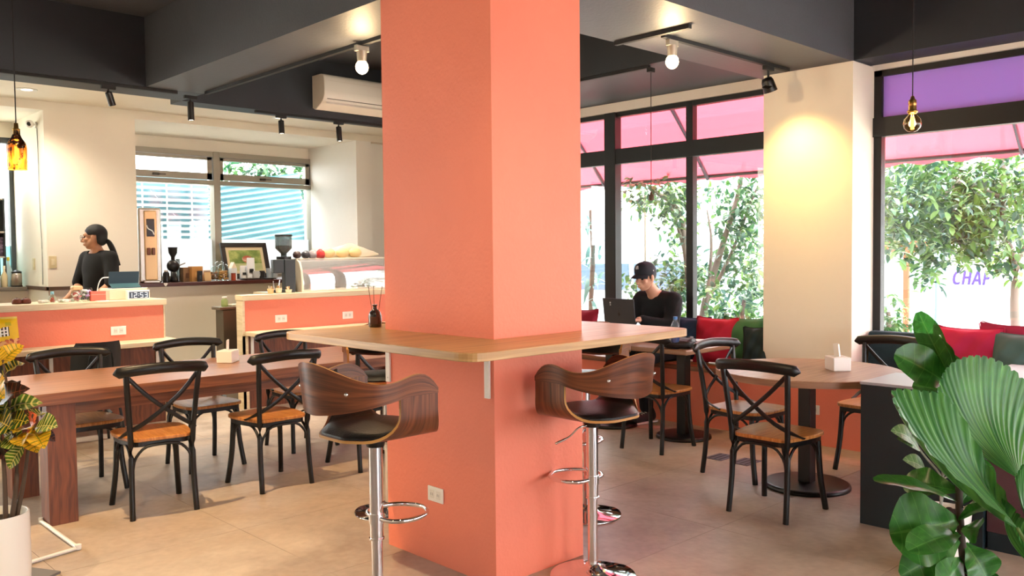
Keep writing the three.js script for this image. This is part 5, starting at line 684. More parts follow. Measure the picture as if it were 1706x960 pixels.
  part(o, 'eyes', [-1, 1].map((k) => placed(ball(0.0125, 0.031 * k, 0.005, 0.077, 1, 0.8, 0.8, 12), hp, turnH)), std(0x2a1c16, 0.2)); part(o, 'eyebrows', [-1, 1].map((k) => placed(sweep([V(0.016 * k, 0.027, 0.09), V(0.032 * k, 0.032, 0.088), V(0.048 * k, 0.027, 0.077)], 8, 6, () => [0.002, 0.003]), hp, turnH)), hairM); part(o, 'lips', placed(ball(0.019, 0, -0.063, 0.092, 1, 0.4, 0.4, 12), hp, turnH), std(0x9a4a42, 0.4));
}
{ // ---- man at the laptop, seated on the bench
  const x0 = 6.42, z0 = onX(1084, 470, 6.2).z - 0.02, o = thing('person', 'person in a dark cap and black sweater seated at the laptop', 'person', [x0, 0, z0], -Math.PI / 2 - 0.1);
  const hp = [0.0, 1.262, 0.235], turnH = [0.2, 0.0, 0];
  const B = 0.63, parts = [cap([0, B, -0.02], [0, 0.8, 0.02], 0.15, 0.145), ell([0, 0.94, 0.06], [0.175, 0.2, 0.115]), cap([-0.165, 1.065, 0.085], [0.165, 1.065, 0.085], 0.062, 0.062), cap([0, 1.07, 0.09], [0, 1.18, 0.185], 0.062, 0.053)];
  const arm = (k) => [[[0.2 * k, 1.06, 0.085], [0.255 * k, 0.83, 0.2], 0.058, 0.048], [[0.255 * k, 0.83, 0.2], [0.12 * k, 0.9, 0.42], 0.044, 0.03]], leg = (k) => [[[0.095 * k, 0.63, 0.0], [0.13 * k, 0.57, 0.4], 0.092, 0.066], [[0.13 * k, 0.57, 0.4], [0.12 * k, 0.1, 0.36], 0.062, 0.04]];
  const bd = union([...parts, ...[1, -1].flatMap((k) => [...arm(k), ...leg(k)].map((a) => cap(...a))), ...[1, -1].map((k) => cap([0.12 * k, 0.05, 0.33], [0.13 * k, 0.04, 0.5], 0.04, 0.034))], 0.03);
  part(o, 'body', [netMesh(bd, [-0.36, -0.02, -0.22], [0.36, 1.26, 0.56], 0.0135), placed(headG, hp, turnH), placed(handG(1, 0.6), [0.12, 0.905, 0.43], [0.05, -0.1, 0]), placed(handG(-1, 0.6), [-0.12, 0.905, 0.43], [0.05, 0.1, 0])], skinB);
  const sw = union([cap([0, 0.6, -0.02], [0, 0.8, 0.02], 0.172, 0.162), ell([0, 0.94, 0.06], [0.19, 0.21, 0.13]), cap([-0.165, 1.06, 0.085], [0.165, 1.06, 0.085], 0.076, 0.076), ...[1, -1].flatMap((k) => [cap([0.2 * k, 1.05, 0.085], [0.26 * k, 0.83, 0.2], 0.075, 0.068), cap([0.26 * k, 0.83, 0.2], [0.125 * k, 0.9, 0.405], 0.066, 0.045)])], 0.035);
  part(o, 'sweater', netMesh((x, y, z) => { let d = sw(x, y, z) + 0.003 * Math.sin(y * 40 + x * 15) * Math.sin(z * 22); if (y > 1.09) d = Math.max(d, -(Math.hypot(x, z - 0.135) - 0.068)); return d; }, [-0.38, 0.5, -0.24], [0.38, 1.2, 0.5], 0.0125), sweaterNavy);
  const tr2 = union([cap([0, 0.62, -0.02], [0, 0.63, 0], 0.165, 0.165), ...[1, -1].flatMap((k) => [cap([0.095 * k, 0.63, 0], [0.13 * k, 0.575, 0.4], 0.105, 0.08), cap([0.13 * k, 0.57, 0.4], [0.12 * k, 0.14, 0.36], 0.076, 0.06)])], 0.03);
  part(o, 'trousers', netMesh((x, y, z) => Math.max(tr2(x, y, z), 0.522 - y - (z > 0.25 ? 9 : 0)), [-0.3, 0.04, -0.24], [0.3, 0.82, 0.52], 0.015), std(0x12151c, 0.9));
  for (const k of [1, -1]) { const s = part(o, 'shoe', netMesh(union([cap([0.12 * k, 0.055, 0.31], [0.13 * k, 0.045, 0.5], 0.05, 0.042), cap([0.12 * k, 0.1, 0.33], [0.12 * k, 0.06, 0.36], 0.048, 0.05)], 0.03), [0.13 * k - 0.09, 0.0, 0.22], [0.13 * k + 0.09, 0.18, 0.58], 0.009), std(0x2a2526, 0.7)); part(s, 'sole', [rbox(0.125 * k - 0.047, 0.125 * k + 0.047, 0.0005, 0.022, 0.262, 0.545, 0.01, 3)], std(0xd9d2c8, 0.6)); part(s, 'laces', [0, 1, 2].map((i) => rod(V(0.128 * k - 0.03, 0.098 - i * 0.006, 0.4 + i * 0.025), V(0.128 * k + 0.03, 0.098 - i * 0.006, 0.4 + i * 0.025), 0.004)), std(0xcfc6bd, 0.7)); }
  // hair at the nape and sides, then the cap with its bill
  const hr = (x, y, z) => Math.max(ell([0, 0.03, -0.016], [0.079, 0.09, 0.099])(x, y, z), z - 0.02 - Math.max(0, y) * 0.3, -0.06 - y);
  part(o, 'hair', placed(netMesh(hr, [-0.1, -0.09, -0.14], [0.1, 0.14, 0.07], 0.006), hp, turnH), hairM);
  const capM = std(0x1a1f2a, 0.8), cr = (x, y, z) => Math.max(smin(ell([0, 0.046, -0.008], [0.087, 0.098, 0.106])(x, y, z), ell([0, 0.09, 0.04], [0.06, 0.05, 0.05])(x, y, z), 0.03), 0.026 + 0.06 * (-z) - y);
  const c = part(o, 'cap', placed(netMesh(cr, [-0.11, 0.0, -0.14], [0.11, 0.17, 0.12], 0.006), hp, turnH), capM);
  const bill = plate((u, v) => { const a = (u - 0.5) * 2.1, r = lerp(0.088, 0.168 - 0.03 * Math.abs(a) ** 2 * 0.5, v); return { p: V(Math.sin(a) * lerp(0.088, 0.1, v), 0.05 - 0.022 * v * v - 0.02 * a * a, Math.cos(a) * r - 0.006), n: V(0, 1, 0) }; }, 18, 6, 0.005); part(c, 'bill', [...bill.faces, ...bill.rims].map((g) => { const q = placed(g, hp, turnH); q.userData.keep = true; return q; }), capM);
  part(c, 'button', placed(ball(0.008, 0, 0.145, -0.006, 1, 0.6, 1, 10), hp, turnH), capM);
  const mark = [words3d('L', 0.026, 0.004), tr(words3d('A', 0.03, 0.004), 0.008, 0.003, 0)].map((g) => { rx(g, -0.45); tr(g, 0, 0.108, 0.092); return placed(g, hp, turnH); }); part(c, 'cap_letters', mark, std(0xd6d8dc, 0.7), 'pale interlocked letters on the cap');
  part(c, 'side_mark', placed(tr(ry(words3d('F', 0.014, 0.003), Math.PI / 2), 0.083, 0.058, -0.02), hp, turnH), std(0xe6e8ea, 0.7), 'tiny white mark on the cap side');
  part(o, 'eyes', [-1, 1].map((k) => placed(ball(0.0125, 0.031 * k, 0.003, 0.077, 1, 0.65, 0.8, 12), hp, turnH)), std(0x1e1512, 0.2)); part(o, 'eyebrows', [-1, 1].map((k) => placed(sweep([V(0.016 * k, 0.025, 0.091), V(0.032 * k, 0.03, 0.088), V(0.05 * k, 0.025, 0.077)], 8, 6, () => [0.002, 0.004]), hp, turnH)), hairM); part(o, 'lips', placed(ball(0.019, 0, -0.063, 0.091, 1, 0.4, 0.4, 12), hp, turnH), std(0xa86a5e, 0.45));
}

// ------------------------------------------------------------------ potted plants
// a leaf blade from base to tip. shape(t) = half width share at t; fold = V-fold, droop = bend of the midrib
function leaf(base, tip, normal, width, shape, { fold = 0.15, droop = 0.1, wave = 0, nu = 6, nv = 10, twist = 0 } = {}) {
  const T = tip.clone().sub(base), L = T.length(); T.normalize(); const S = new THREE.Vector3().crossVectors(normal, T).normalize(), N = new THREE.Vector3().crossVectors(T, S).normalize(); if (twist) { S.applyAxisAngle(T, twist); N.applyAxisAngle(T, twist); }
  return sheet((u, v) => { const a = 2 * u - 1, w = width / 2 * shape(v); return base.clone().addScaledVector(T, v * L).addScaledVector(S, a * w).addScaledVector(N, Math.abs(a) * w * fold * 2 + droop * L * Math.sin(Math.PI * v) + wave * Math.sin(v * 16 + Math.sign(a) * 1.3) * Math.abs(a) * w); }, nu, nv);
}
const ovate = (t) => Math.pow(Math.sin(Math.PI * Math.pow(clamp(t * 0.985 + 0.01), 0.85)), 0.75), obovate = (t) => clamp(Math.pow(Math.sin(Math.PI * Math.pow(clamp(t), 1.45) * 0.97 + 0.03), 0.62) * (0.55 + 0.45 * t) + 0.03), lance = (t) => Math.pow(Math.sin(Math.PI * clamp(t * 0.98 + 0.015)), 0.8);
const leafMap = (a, b, vein, n, lw, spread, vk = 0.8) => tex(128, 256, (u, v) => { const x = Math.abs(2 * u - 1), f = fbm(u, v, 6, 10, 3); let c = mix3(hex(a), hex(b), clamp(f * 1.5 - 0.25)); const ph = md(v * n - x * spread, 1), s = Math.min(ph, 1 - ph); if (s < lw || x < 0.045) c = mix3(c, hex(vein), vk); return c; });
const leafMat = (map, tr2 = 0.35, rough = 0.4) => phys(0xffffff, rough, { map, transmission: tr2, thickness: 0, side: THREE.DoubleSide, ior: 1.3 });
// --- croton on the left
{ const m = [leafMat(leafMap('#1c2c10', '#3c5c1c', '#e8c448', 8, 0.16, 0.9), 0.25), leafMat(leafMap('#c49a1c', '#f0c030', '#4c6a1e', 8, 0.1, 0.8), 0.3), leafMat(leafMap('#33501a', '#6c9028', '#f0e088', 8, 0.16, 0.9), 0.3), leafMat(leafMap('#180c0a', '#3a1c16', '#8c4a30', 8, 0.06, 0.8), 0.15), leafMat(leafMap('#d9482c', '#f28a5c', '#f6c070', 6, 0.05, 0.5), 0.3)];
  const dp = 3.55, base = onY(8, 945, 0.0), pot = P(-8, 850, dp); const o = thing('croton_plant', 'variegated croton in the white pot at the left edge', 'plant', [pot.x, 0, pot.z]), rel = (px, py, dd = 0) => P(px, py, dp + dd).sub(o.position);
  const ptop = P(0, 868, dp).y; // soil height
  const potO = thing('plant_pot', 'rounded white ceramic pot holding the croton', 'pot', [pot.x, 0.03, pot.z]); const R = 0.125, hgt = ptop - 0.03 + 0.03;
  part(potO, 'pot', lathe([[0, 0], [R * 0.62, 0], [R * 0.8, 0.03], [R * 0.97, 0.12], [R * 1.0, 0.2], [R * 0.985, hgt], [R * 0.9, hgt], [R * 0.9, hgt - 0.05], [0, hgt - 0.05]], 48), M.ceramic); part(potO, 'soil', cyl(R * 0.9, R * 0.9, hgt - 0.05, hgt - 0.035, 36), std(0x1d140f, 0.95));
  const stand = thing('plant_stand', 'white metal folding stand frame under the croton pot', 'plant stand', [pot.x, 0, pot.z]); part(stand, 'top_plate', cyl(0.085, 0.085, 0.022, 0.03, 28), M.whiteMetal);
  const f1 = onY(50, 937, 0.012).sub(stand.position), f2 = onY(130, 913, 0.012).sub(stand.position), f3 = onY(68, 868, 0.012).sub(stand.position), bar = (a, b) => sweep([a, a.clone().lerp(b, 0.5), b], 6, 8, () => [0.011, 0.008], V(0, 1, 0), { square: 0.9 });
  part(stand, 'frame_bar', bar(f1.setY(0.012), f2.setY(0.012)), M.whiteMetal); part(stand, 'frame_bar', bar(f2, f3.setY(0.012)), M.whiteMetal); part(stand, 'frame_bar', bar(f1, V(0, 0.018, 0)), M.whiteMetal); part(stand, 'hinge_knob', [cyl(0.016, 0.016, 0.004, 0.03, 14, f2.x, f2.z), cyl(0.012, 0.012, 0, 0.03, 12, f3.x, f3.z)], M.whiteMetal);
  const y0 = hgt - 0.03; const stems = [[rel(18, 872), rel(28, 790), rel(20, 700), rel(5, 600)], [rel(24, 872, 0.03), rel(40, 800, 0.02), rel(48, 740), rel(55, 690)], [rel(10, 872, -0.02), rel(5, 760), rel(-10, 680), rel(-15, 620)]];
  stems.forEach((s) => part(o, 'stem', sweep([s[0].setY(y0 - 0.0), s[1], s[2], s[3]], 16, 7, (t) => [0.011 * (1 - 0.6 * t), 0.011 * (1 - 0.6 * t)]), std(0x4a3a2c, 0.8)));
  // leaves: [base px, tip px, width px, kind, depth offset of tip]
  const LV = [[2, 606, 40, 576, 22, 1, 0.05], [5, 626, 42, 606, 24, 0, 0.06], [-4, 640, 26, 650, 26, 3, 0.1], [0, 690, 60, 664, 26, 3, 0.05], [2, 668, 50, 648, 22, 3, -0.08], [0, 684, 71, 672, 22, 2, 0.02], [52, 700, 62, 692, 16, 4, 0.0], [52, 712, 60, 704, 18, 4, -0.04], [60, 712, 96, 712, 26, 2, 0.0], [18, 700, 48, 704, 26, 0, -0.05], [46, 716, 22, 722, 26, 1, -0.08], [44, 720, 62, 755, 26, 1, -0.04], [56, 722, 74, 748, 26, 1, -0.08], [46, 726, 36, 744, 24, 1, -0.1], [8, 730, 32, 744, 26, 2, 0.0], [-2, 700, 24, 716, 30, 0, -0.06], [40, 742, 16, 782, 18, 2, -0.02], [-8, 640, 8, 664, 30, 1, -0.1], [-10, 670, 14, 690, 34, 0, 0.05], [0, 720, -20, 752, 30, 0, 0], [-6, 742, 18, 762, 26, 3, 0.04], [48, 700, 74, 688, 18, 0, 0.1], [0, 610, -18, 585, 24, 1, 0], [20, 690, 0, 656, 24, 0, 0.08], [30, 712, 12, 738, 22, 0, 0.06], [58, 716, 92, 736, 14, 3, 0.05], [-6, 612, 20, 590, 20, 0, 0.15]];
  for (const [a, b, c, d, w, k, dd] of LV) { const A = rel(a, b), B = rel(c, d, dd), nrm = V(-0.55, 0.75, 0.55); part(o, 'leaf', leaf(A, B, nrm, w * dp / FOCAL * 1.6, k === 2 || k === 0 ? lance : ovate, { fold: 0.2, droop: 0.1, wave: 0.12, twist: rnd(-0.4, 0.4) }), m[k]); }
  const gt = onY(48, 955, 0.008); single('floor_mat', 'grey tile scrap lying in front of the croton pot', 'tile scrap', rbox(-0.08, 0.08, 0, 0.012, -0.09, 0.09, 0.002), std(0x6f6a66, 0.6), [gt.x, 0.0005, gt.z + 0.05], 0.5); }
// --- fiddle-leaf fig, right foreground
{ const dp = 2.9, o = thing('fiddle_leaf_fig', 'fiddle-leaf fig with big glossy leaves in the right foreground', 'plant', (() => { const p = P(1612, 1080, dp); return [p.x, 0, p.z]; })()), rel = (px, py, dd = 0) => P(px, py, dp + dd).sub(o.position);
  const g1 = leafMat(leafMap('#2c6426', '#458334', '#92bc66', 7, 0.025, 0.7, 0.35), 0.35, 0.3), g2 = g1, g3 = g1;
  part(o, 'stem', sweep([V(0, 0.2, 0), rel(1608, 960), rel(1600, 880), rel(1598, 800), rel(1604, 740), rel(1596, 690), rel(1590, 640)], 40, 8, (t) => [lerp(0.017, 0.008, t), lerp(0.017, 0.008, t)]), std(0x33291f, 0.85));
  const pot = thing('plant_pot', 'plain dark pot of the fiddle-leaf fig, below the picture', 'pot', [o.position.x, 0, o.position.z]); part(pot, 'pot', lathe([[0, 0], [0.11, 0], [0.15, 0.24], [0.155, 0.25], [0.135, 0.25], [0.13, 0.21], [0, 0.21]], 36), std(0x3a3c3e, 0.6)); part(pot, 'soil', cyl(0.13, 0.13, 0.195, 0.212, 24), std(0x1d140f, 0.95));
  // [base, tip, width px, material, tip depth offset, normal tilt]
  const LV = [[1596, 866, 1482, 890, 112, g1, -0.08, V(-0.5, 0.3, 0.8)], [1600, 890, 1512, 918, 50, g2, -0.2, V(-0.2, 0.8, 0.5)], [1600, 895, 1500, 960, 70, g1, -0.05, V(-0.5, 0.3, 0.8)], [1602, 930, 1560, 985, 66, g2, -0.1, V(-0.5, 0.2, 0.8)], [1598, 838, 1455, 800, 36, g3, -0.02, V(0.1, 0.9, 0.6)], [1600, 820, 1505, 806, 62, g2, 0.1, V(-0.3, 0.6, 0.7)], [1598, 850, 1668, 838, 44, g3, -0.05, V(0.2, 0.95, 0.2)], [1600, 840, 1640, 765, 56, g2, 0.05, V(-0.6, 0.2, 0.7)], [1598, 880, 1632, 880, 44, g1, -0.12, V(-0.5, 0.2, 0.8)], [1608, 905, 1645, 965, 62, g1, -0.04, V(-0.55, 0.15, 0.8)], [1604, 950, 1660, 985, 50, g3, -0.08, V(-0.3, 0.7, 0.6)], [1598, 790, 1560, 740, 60, g2, 0.12, V(-0.6, 0.2, 0.7)],
    [1592, 650, 1490, 590, 66, g2, -0.04, V(-0.55, 0.4, 0.7)], [1592, 645, 1560, 590, 52, g2, 0.06, V(-0.6, 0.3, 0.7)], [1592, 645, 1530, 520, 40, g3, 0.02, V(-0.9, 0.1, 0.2)], [1594, 640, 1565, 560, 34, g3, -0.06, V(0.6, 0.1, 0.7)], [1590, 660, 1520, 642, 40, g3, 0.06, V(-0.4, 0.7, 0.5)], [1600, 800, 1610, 735, 40, g2, 0.1, V(-0.6, 0.1, 0.8)], [1594, 870, 1650, 842, 26, g2, -0.15, V(0.1, 0.9, 0.4)]];
  for (const [a, b, c, d, w, mt, dd, n] of LV) { const A = rel(a, b), B = rel(c, d, dd); part(o, 'leaf', leaf(A, B, n, w * dp / FOCAL * 1.2, obovate, { fold: 0.12, droop: 0.06, wave: 0.08, nu: 10, nv: 16 }), mt); } }
// --- ruffled fan palm, right edge
{ const dp = 2.55, o = thing('fan_palm', 'ruffled fan palm with pleated leaves at the right edge', 'plant', (() => { const p = P(1790, 1150, dp); return [p.x, 0, p.z]; })()), rel = (px, py, dd = 0) => P(px, py, dp + dd).sub(o.position);
  const pal = (a, b) => leafMat(tex(256, 64, (u, v) => { const f = fbm(u, v, 90, 3, 2); return mix3(hex(a), hex(b), clamp(f * 1.7 - 0.35)); }), 0.35, 0.38), p1 = pal('#2c6a30', '#5c9a42'), p2 = p1;
  // fan blade: apex, outline given by edge points (px, py, depth offset) from one side to the other
  const fan = (name, apex, edge, mat, pleats) => { const A = rel(...apex), c = new THREE.CatmullRomCurve3(edge.map((e) => rel(...e))); const m = edge.map((e) => rel(...e)), n = new THREE.Vector3().crossVectors(m[0].clone().sub(A), m[m.length - 1].clone().sub(A)).normalize(); const N = pleats * 4;
    const g = sheet((u, v) => { const E = c.getPoint(u), ph = md(u * pleats, 1), zig = (ph < 0.5 ? ph * 4 - 1 : 3 - ph * 4), notch = v > 0.97 ? (Math.abs(zig) > 0.6 ? 0.99 : 1.005) : 1; const q = A.clone().lerp(E, Math.pow(v, 0.9) * notch); return q.addScaledVector(n, zig * 0.0055 * v + 0.05 * Math.sin(Math.PI * v) * (0.3 + 0.7 * Math.sin(Math.PI * u))); }, N, 16); const t = part(o, 'fan_leaf', g, mat); return t; };
  fan('a', [1695, 880, 0], [[1672, 860, -0.02], [1560, 765, -0.04], [1500, 690, -0.03], [1486, 652, 0], [1510, 648, 0.02], [1545, 652, 0.04], [1572, 656, 0.06], [1600, 690, 0.09], [1650, 780, 0.08], [1690, 850, 0.03]], p1, 20);
  fan('b', [1700, 800, 0.15], [[1560, 700, 0.16], [1562, 650, 0.18], [1578, 612, 0.2], [1610, 594, 0.24], [1650, 596, 0.28], [1695, 622, 0.32], [1740, 680, 0.34], [1760, 760, 0.3]], p2, 24);
  fan('c', [1745, 930, -0.05], [[1690, 800, 0.0], [1706, 770, 0.02], [1740, 740, 0.05], [1790, 760, 0.06]], p1, 10);
  fan('d', [1735, 960, 0.05], [[1668, 830, 0.04], [1680, 840, 0.05], [1700, 860, 0.06], [1720, 880, 0.08]], p1, 8);
  const pet = (pts) => part(o, 'petiole', sweep([V(0, 0.22, 0), ...pts.map((p) => rel(...p))], 24, 7, (t) => [0.008 - 0.003 * t, 0.008 - 0.003 * t]), std(0x5d7a3a, 0.6)); pet([[1775, 1030, 0], [1730, 940, 0], [1695, 880, 0]]); pet([[1780, 1030, 0.05], [1745, 900, 0.12], [1700, 800, 0.15]]); pet([[1780, 1040, -0.02], [1745, 930, -0.05]]); pet([[1778, 1040, 0.05], [1735, 960, 0.05]]);
  const pot = thing('plant_pot', 'plain dark pot of the fan palm, outside the picture', 'pot', [o.position.x, 0, o.position.z]); part(pot, 'pot', lathe([[0, 0], [0.11, 0], [0.14, 0.24], [0.145, 0.25], [0.125, 0.25], [0.12, 0.21], [0, 0.21]], 36), std(0x3a3c3e, 0.6)); part(pot, 'soil', cyl(0.12, 0.12, 0.2, 0.222, 24), std(0x1d140f, 0.95)); }
// --- white pot behind the fig with a small round-leaved plant
{ const dp = 3.95, c = P(1567, 845, dp), o = thing('round_leaf_plant', 'small round-leaved plant in the white pot behind the fig', 'plant', [c.x, 0, c.z]), rel = (px, py, dd = 0) => P(px, py, dp + dd).sub(o.position), top = P(1567, 848, dp).y;
  const pot = thing('plant_pot', 'plain white pot with dark bark soil behind the fig', 'pot', [c.x, 0, c.z]); part(pot, 'pot', lathe([[0, 0], [0.1, 0], [0.104, 0.01], [0.128, top], [0.118, top], [0.112, top - 0.03], [0, top - 0.03]], 40), M.ceramic); const g = []; for (let i = 0; i < 40; i++) { const a = rnd(0, 6.28), r = 0.1 * Math.sqrt(rnd()); g.push(ball(rnd(0.012, 0.02), r * Math.cos(a), top - 0.022, r * Math.sin(a), 1.2, 0.7, 1, 7)); } part(pot, 'bark_soil', g, std(0x2e2220, 0.9)).userData.kind = 'stuff';
  const gm = leafMat(leafMap('#47673a', '#6f9056', '#b0c494', 5, 0.03, 0.6), 0.35, 0.4), gd = gm;
  const tips = [[1500, 722, 40, gm], [1520, 770, 36, gm], [1510, 735, 30, gd], [1560, 752, 30, gd], [1575, 775, 34, gd], [1545, 705, 26, gd]]; for (const [x, y, w, mt] of tips) { const b = rel(x + 22, y + 14), t = rel(x - 16, y - 4, -0.03); part(o, 'stem', sweep([V(0, top - 0.02, 0), rel(1570, 800), rel(lerp(1570, x + 22, 0.7), lerp(800, y + 14, 0.7)), b], 16, 6, 0.004), std(0x8c8a7c, 0.7)); part(o, 'leaf', leaf(b, t, V(-0.4, 0.8, 0.5), w * dp / FOCAL, ovate, { fold: 0.1, nu: 8, nv: 12 }), mt); } }

// ------------------------------------------------------------------ outside
single('street_ground', 'pale sunlit pavement outside the windows', 'pavement', [box(6.82, 45, -0.35, -0.15, -40, 40), box(-30, 6.82, -0.35, -0.15, 3.36, 40), box(-30, 6.82, -0.35, -0.15, -30, -11)], std(0xcfcac0, 0.85));
const awn = phys(0xe65464, 0.85, { transmission: 0.48, thickness: 0, side: THREE.DoubleSide });
function awning(label, z0, z1, arms) { const o = thing('awning', label, 'awning', [0, 0, 0], 0, 'red awnings outside'); const A = V(6.84, 3.0, 0), B = V(7.56, 2.26, 0);
  const n = 24; part(o, 'canopy', sheet((u, v) => V(lerp(A.x, B.x, v), lerp(A.y, B.y, v) - 0.03 * Math.sin(Math.PI * v), lerp(z0, z1, u)), n, 8), awn);
  part(o, 'valance', sheet((u, v) => V(B.x + 0.005, B.y - v * (0.05 + 0.012 * Math.sin(u * n * 3)), lerp(z0, z1, u)), n * 3, 2), awn); part(o, 'front_bar', rod(V(B.x - 0.012, B.y - 0.012, z0), V(B.x - 0.012, B.y - 0.012, z1), 0.018), std(0x2b3138, 0.4));
  for (const z of arms) part(o, 'arm', sweep([V(6.83, 2.96, z), V(7.2, 2.6, z), V(7.55, 2.22, z)], 4, 6, () => [0.022, 0.016], V(0, 0, 1), { square: 0.9 }), std(0x4a5866, 0.4, { metalness: 0.4 })); }
awning('red awning outside the window behind the seated man', -7.6, -3.3, [-6.35, -5.0, -3.6]);
awning('red awning outside the window behind the fan palm', -3.28, 0.2, [-2.15, -0.6]);
awning('red awning beyond the right edge of the picture', 0.22, 3.3, [1.2, 2.6]);
{ const o = thing('awning', 'red awning over the shop front behind the viewer', 'awning'); part(o, 'canopy', sheet((u, v) => V(lerp(-1.4, 6.8, u), lerp(3.0, 2.45, v), lerp(3.36, 4.0, v)), 12, 4), awn); for (const x of [2, 4, 6]) part(o, 'arm', rod(V(x, 2.95, 3.36), V(x, 2.43, 3.98), 0.02), std(0x4a5866, 0.4)); }
// trees and shrubs
const greens = [[0x2f6a40, 0.5], [0x467838, 0.5], [0x245648, 0.45], [0x6a9444, 0.5]].map(([c, t]) => phys(c, 0.6, { transmission: t, thickness: 0, side: THREE.DoubleSide })), bark = std(0x6d625a, 0.9);
function foliage(clusters, L, W, kind) { const out = [[], [], [], []]; for (const [c, R, n] of clusters) for (let i = 0; i < n; i++) { const d = V(rnd(-1, 1), rnd(-1, 1), rnd(-1, 1)); d.normalize().multiplyScalar(R * Math.pow(rnd(), 0.4)); const b = c.clone().add(d), dir = V(rnd(-1, 1), rnd(-1.1, 0.45), rnd(-1, 1)).normalize(), l = L * rnd(0.7, 1.25); out[Math.floor(rnd() * 3.3 + (kind ?? 0)) % 4].push([b, b.clone().addScaledVector(dir, l), V(rnd(-0.5, 0.5), 1, rnd(-0.5, 0.5)), W * rnd(0.8, 1.2)]); } return out; }
function tree(name, label, cat, stems, clusters, L, W, group, kind) { const b = stems[0][0], o = thing(name, label, cat, [b.x, -0.15, b.z], 0, group), off = V(b.x, -0.15, b.z);
  stems.forEach((s, i) => part(o, i ? 'branch' : 'trunk', sweep(s.map((p) => p.clone().sub(off)), 18, 7, (t) => { const r = (i ? 0.028 : 0.06) * (1 - 0.65 * t); return [r, r]; }), bark));
  foliage(clusters, L, W, kind).forEach((list, k) => { if (!list.length) return; const g = list.map(([a, e, n, w]) => leaf(a.sub(off), e.sub(off), n, w, lance, { nu: 2, nv: 3, fold: 0.15, droop: 0.08 })); part(o, 'foliage', g, greens[k]).userData.kind = 'stuff'; }); return o; }
const gnd = (px, d) => { const p = P(px, 480, d); p.y = -0.15; return p; }, C = (px, py, d, R, n) => [P(px, py, d), R, n];
{ const d = 9.8, cl = []; for (let i = 0; i < 46; i++) { const px = rnd(1168, 1300), py = rnd(300, 560); if (px < 1210 && py > 330 && py < 400 && rnd() < 0.7) continue; cl.push(C(px, py, d + rnd(-0.4, 0.6), 0.2, 42)); }
  tree('street_tree', 'leafy tree with slanting trunks outside the far window', 'tree', [[gnd(1165, d), P(1172, 520, d), P(1200, 420, d), P(1228, 330, d), P(1240, 270, d)], [P(1180, 500, d), P(1215, 430, d + 0.1), P(1235, 380, d + 0.1), P(1262, 310, d)], [P(1172, 530, d), P(1182, 460, d - 0.1), P(1185, 400, d - 0.1), P(1178, 350, d)]], cl, 0.11, 0.05, 'trees outside the windows', 0); }
{ const d = 9.4, cl = []; for (const [a, b, n] of [[1065, 318, 20], [1085, 325, 24], [1105, 318, 26], [1125, 330, 26], [1140, 318, 26], [1120, 350, 22], [1138, 345, 22], [1108, 366, 12], [1075, 345, 8], [1128, 385, 14], [1140, 410, 12], [1120, 430, 10], [1150, 330, 24], [1130, 455, 12], [1100, 445, 9], [1085, 450, 6], [1120, 485, 24], [1135, 500, 26], [1100, 490, 18], [1140, 470, 24], [1125, 520, 26], [1055, 480, 12], [1060, 500, 16], [1045, 335, 10], [1150, 380, 10], [1150, 440, 16]]) cl.push(C(a, b, d + rnd(-0.3, 0.4), 0.17, n * 3));
  tree('street_tree', 'sparse tree with hanging twigs behind the cap of the seated man', 'tree', [[gnd(1152, d), P(1150, 500, d), P(1142, 420, d), P(1130, 350, d), P(1080, 312, d)], [P(1142, 420, d), P(1120, 350, d), P(1105, 320, d)]], cl, 0.1, 0.045, 'trees outside the windows', 2); }
{ const d = 9.6, cl = []; for (let i = 0; i < 120; i++) { const px = rnd(1455, 1720), py = rnd(262, 415); if (Math.hypot((px - 1508) / 30, (py - 345) / 26) < 1) continue; cl.push(C(px, py, d + rnd(-0.6, 0.8), 0.22, 38)); } for (const [a, b] of [[1530, 430], [1540, 455], [1545, 470], [1560, 435], [1515, 425], [1690, 430], [1670, 440], [1705, 450], [1640, 425], [1600, 425], [1620, 430], [1660, 450]]) cl.push(C(a, b, d, 0.16, 30));
  tree('street_tree', 'dense green tree with a crooked trunk outside the right window', 'tree', [[gnd(1698, d), P(1695, 600, d), P(1690, 500, d), P(1692, 440, d), P(1676, 400, d), P(1670, 330, d), P(1672, 262, d), P(1668, 180, d)], [P(1692, 440, d), P(1712, 400, d), P(1718, 330, d)], [P(1670, 330, d), P(1600, 300, d), P(1520, 268, d)], [P(1600, 300, d), P(1540, 350, d), P(1500, 330, d)]], cl, 0.13, 0.055, 'trees outside the windows', 1); }
{ const d = 8.9, cl = []; for (const [a, b] of [[1470, 500], [1480, 520], [1490, 540], [1505, 530], [1475, 545], [1500, 555], [1520, 552], [1465, 530], [1465, 560], [1490, 562]]) cl.push(C(a, b, d, 0.14, 26)); tree('street_shrub', 'low bright green shrub at the bottom left of the right window', 'shrub', [[gnd(1485, d), P(1482, 560, d), P(1480, 520, d)]], cl, 0.12, 0.04, 'shrubs outside', 3); }
{ const d = 8.7, cl = []; for (const [a, b] of [[1180, 545], [1215, 560], [1250, 520], [1268, 480], [1258, 440], [1240, 545], [1272, 540], [1190, 500], [1165, 540]]) cl.push(C(a, b, d, 0.17, 40)); tree('street_shrub', 'yellow-green shrub right behind the crimson and green cushions', 'shrub', [[gnd(1230, d), P(1232, 560, d), P(1240, 500, d)]], cl, 0.1, 0.045, 'shrubs outside', 3); }
